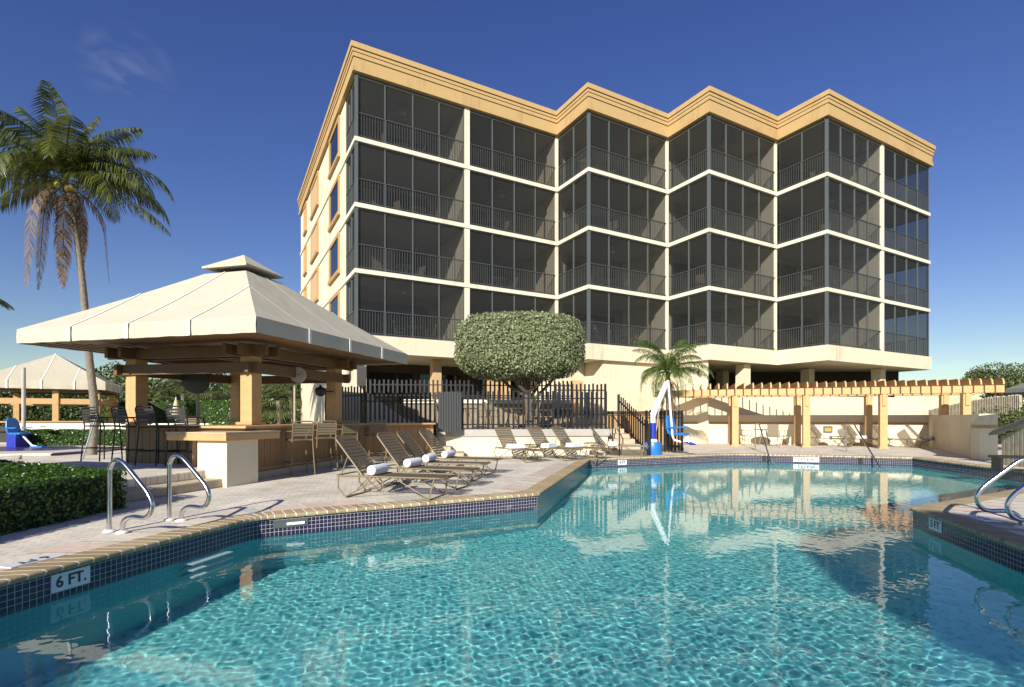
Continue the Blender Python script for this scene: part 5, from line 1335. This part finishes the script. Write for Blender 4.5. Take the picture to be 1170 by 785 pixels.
def sabal(px, Y, h_, lab, sd_):
    random.seed(sd_); t = thing('sabal_palm', lab, 'palm tree', (AX(px, Y), Y, 0), 0, 'sabal palms beyond the bar')
    MB().tube([(0, 0, 0), (.08, 0, h_*.5), (0, 0, h_)], .15, 8).build('trunk', M['bark'], t, smooth=True); V = []; F = []
    for k in range(26):
        az = random.uniform(0, 6.28); el = random.uniform(-1.0, 1.1); d = Vector((math.cos(az)*math.cos(el), math.sin(az)*math.cos(el), math.sin(el))); c = Vector((0, 0, h_))+d*.8
        side = Vector((-math.sin(az), math.cos(az), 0))
        for q in range(13):
            a_ = (q-6)*.2; dd = (d*math.cos(a_)+side*math.sin(a_)).normalized(); m_ = c+dd*.6; tp = m_+(dd+Vector((0, 0, -.9))).normalized()*.5; wv = side.cross(dd)*.0+side*.035; b = len(V)
            V += [tuple(c), tuple(m_-wv), tuple(tp), tuple(m_+wv)]; F += [(b, b+1, b+2, b+3)]
    stripmesh('crown', V, F, M['leaf_olive'], t)
for i, (px, Y, h_) in enumerate(((196, 36, 2.2), (209, 38, 3.0), (242, 37, 2.9), (256, 38, 2.3), (264, 36, 2.5), (318, 36, 2.4), (332, 37, 3.1))):
    sabal(px, Y, h_, ['short sabal palm just right of the left canopy post', 'slender sabal palm by the closed cream umbrella', 'leaning sabal palm above the hedge block left side', 'sabal palm above the middle of the hedge block', 'sabal palm above the right end of the hedge block', 'short sabal palm left of the clock', 'taller sabal palm behind the clock'][i], 50+i)
t = thing('closed_umbrella', 'closed cream garden umbrella seen through the bar canopy', 'umbrella', (AX(201, 29), 29, 0))
MB().lathe([(.10, 1.25), (.22, 1.3), (.17, 1.7), (.08, 2.15), (.02, 2.3)], 10).build('canopy', M['umb'], t); MB().tube([(0, 0, 0), (0, 0, 2.4)], .025, 8).build('pole', M['white_slab'], t)
t = thing('lamp_post', 'slim tan lamp post below the clock', 'lamp post', (AX(336.5, 26), 26, 0)); MB().tube([(0, 0, 0), (0, 0, 2.9)], .05, 8).build('pole', M['weathered'], t); MB().lathe([(.05, 2.9), (.16, 3.0), (.12, 3.25), (.03, 3.3)], 12).build('lamp_head', M['black'], t)
def car(loc, rz, paint, lab):
    t = thing('parked_car', lab, 'car', loc, rz, 'parked cars')
    MB().prism([(-2.2, .35), (2.2, .35), (2.25, .6), (2.1, .85), (1.1, .95), (.5, 1.4), (-1.1, 1.42), (-1.8, .98), (-2.2, .9)], -.85, .85).build('body', paint, t, bevel=.06).rotation_euler = (R(90), 0, 0)
    g_ = MB(); g_.prism([(1.0, .98), (.5, 1.34), (-1.05, 1.36), (-1.6, 1.0)], -.86, .86); g_.build('window', M['glass_dark'], t).rotation_euler = (R(90), 0, 0)
    for x in (-1.35, 1.35):
        for y in (-.8, .8):
            o = MB().lathe([(.2, -.1), (.33, -.1), (.33, .1), (.2, .1)], 18).build('wheel', M['rubber'], t); o.rotation_euler = (R(90), 0, 0); o.location = (x, y, .33)
car((AX(303, 58), 58, -.06), .1, M['car_red'], 'dark red car parked in the distance left of the clock post'); car((AX(345, 60), 60, -.06), .1, M['car_blue'], 'dark blue car parked in the distance below the clock')
# right side: dune trees, slat fence, umbrella, shed
bush_tree((AX(1158, 27), 27, 0), 2.3, 2.0, 1.15, 3.05, 12000, .12, 'wind shaped sea grape tree above the right end of the pergola', 'leaf_olive', blobs=16, seedv=41, spread=.75, core=0)
bush_tree((AX(1175, 24), 24, 0), 2.8, 2.0, 1.7, 1.0, 9000, .13, 'dense shrub below the sea grape tree at the right edge', 'leaf_olive', name='dune_shrub', cat='shrub', seedv=42, trunk=False)
bush_tree((AX(1100, 25.4), 24.0, 0), 1.5, .5, .35, .8, 5000, .13, 'low green shrub between the last two pergola posts', 'leaf_dark', name='dune_shrub', cat='shrub', seedv=43, trunk=False)
bush_tree((AX(1140, 19.5), 19.5, 0), 1.7, 1.2, .9, 1.05, 6000, .10, 'bright green shrub right of the last pergola post', 'leaf_olive', name='dune_shrub', cat='shrub', seedv=44, trunk=False)
t = thing('dune_fence', 'weathered grey picket dune fence behind the last pergola bay', 'fence', (0, 0, 0))
a = Vector((AX(1062, 27), 27)); b_ = Vector((AX(1168, 21.5), 21.5)); g_ = MB()
for k in range(60):
    p = a.lerp(b_, k/60); z0 = .4+.55*math.sin(k/60*1.6); g_.box((p.x, p.y, z0+.62), (.085, .02, 1.25+random.uniform(-.05, .05)), rz=-.5)
g_.build('pickets', M['weathered'], t)
for dz in (.3, .9):
    g_ = MB()
    for k in range(0, 60, 10):
        p = a.lerp(b_, k/60); q = a.lerp(b_, (k+10)/60); g_.bar((p.x, p.y+.04, .4+.55*math.sin(k/60*1.6)+dz), (q.x, q.y+.04, .4+.55*math.sin((k+10)/60*1.6)+dz), .05, .08)
    g_.build('rail', M['weathered'], t)
# grey patio umbrella whose edge enters at the right
Yu = 12.5; ux = AX(1243, Yu); t = thing('patio_umbrella', 'grey canvas umbrella cut off by the right edge above the end wall', 'umbrella', (ux, Yu, 0))
V = []; F = []; nseg = 8; rim = 1.55
for k in range(nseg):
    a_ = k*2*math.pi/nseg+.4; V.append((rim*math.cos(a_), rim*math.sin(a_), 1.97))
V.append((0, 0, 2.6)); u_ = MB(); u_.add(V, [(k, (k+1) % nseg, nseg) for k in range(nseg)])
for k in range(nseg):
    p, q = V[k], V[(k+1) % nseg]; u_.quad(p, q, (q[0], q[1], 1.87), (p[0], p[1], 1.87))
u_.build('canopy', M['grey_canvas'], t); MB().tube([(0, 0, 0), (0, 0, 2.65)], .025, 8).build('pole', M['frame'], t)
r_ = MB()
for k in range(nseg): r_.bar((0, 0, 2.55), (V[k][0]*.98, V[k][1]*.98, 1.955), .015, .02)
r_.build('ribs', M['frame'], t)
# weathered slatted enclosure with sloping grey cover
t = thing('slatted_enclosure', 'weathered slatted wooden enclosure with sloping grey cover at the right edge', 'shed', (0, 0, 0))
a = Vector((AX(1147, 13.6), 13.6)); b_ = Vector((AX(1190, 12.4), 12.4)); e = (b_-a); g_ = MB()
for k in range(9):
    p = a+e*(k/8); zt = .78+.40*k/8; g_.box((p.x, p.y, zt/2), (.11, .03, zt), rz=math.atan2(e.y, e.x))
g_.build('slats', M['weathered'], t)
g_ = MB(); p = a-e*.12; q = b_+e*.1; nn = Vector((e.y, -e.x)).normalized()
vs = []
for s_ in range(9):
    c = p.lerp(q, s_/8); z = .80+.52*(s_/8)+.02*math.sin(s_*2.1)
    for o_ in (-.25, .0, .3, 1.0): vs.append((c.x+nn.x*(-o_)+0, c.y+nn.y*(-o_), z+.03*math.sin(s_*1.3+o_*4)+(.12 if o_ > .2 else 0)))
g_.add(vs, [(s_*4+j, s_*4+j+1, (s_+1)*4+j+1, (s_+1)*4+j) for s_ in range(8) for j in range(3)])
o = g_.build('cover', M['grey_canvas'], t, smooth=True); sm = o.modifiers.new('s', 'SOLIDIFY'); sm.thickness = .04
t = thing('low_bench', 'dark low bench in front of the slatted enclosure', 'bench', (AX(1172, 11.6), 11.6, 0), -.3)
MB().box((0, 0, .36), (1.2, .4, .05)).build('seat', M['black'], t)
for x in (-.52, .52): MB().box((x, 0, .17), (.05, .36, .33)).build('leg', M['black'], t)
# palms and a broad tree behind the camera whose shade falls on the pool
def shade_tree(x, y, zc, rr, rz_, lab, sd_, n_=9000):
    bush_tree((x, y, 0), rr, min(rr, 1.6), rz_, zc, n_, .30, lab, 'leaf_dark', seedv=sd_, blobs=12)['group'] = 'trees behind the pool'
SH = [(-1.0, -11.6, 8.0, 1.5, 1.3), (-10.5, 3.4, 4.15, 2.3, .75), (-11.6, -15.2, 8.2, 1.7, 1.4), (9.3, -6.4, 8.0, 1.4, 1.1)]
for i, (x, y, zc, rr, rz_) in enumerate(SH):
    shade_tree(x, y, zc, rr, rz_, ['leafy tree left of centre behind the near pool end', 'leafy tree left of the clipped hedge outside the picture', 'leafy tree far left behind the near pool end', 'leafy tree on the right behind the near pool end'][i], 60+i)
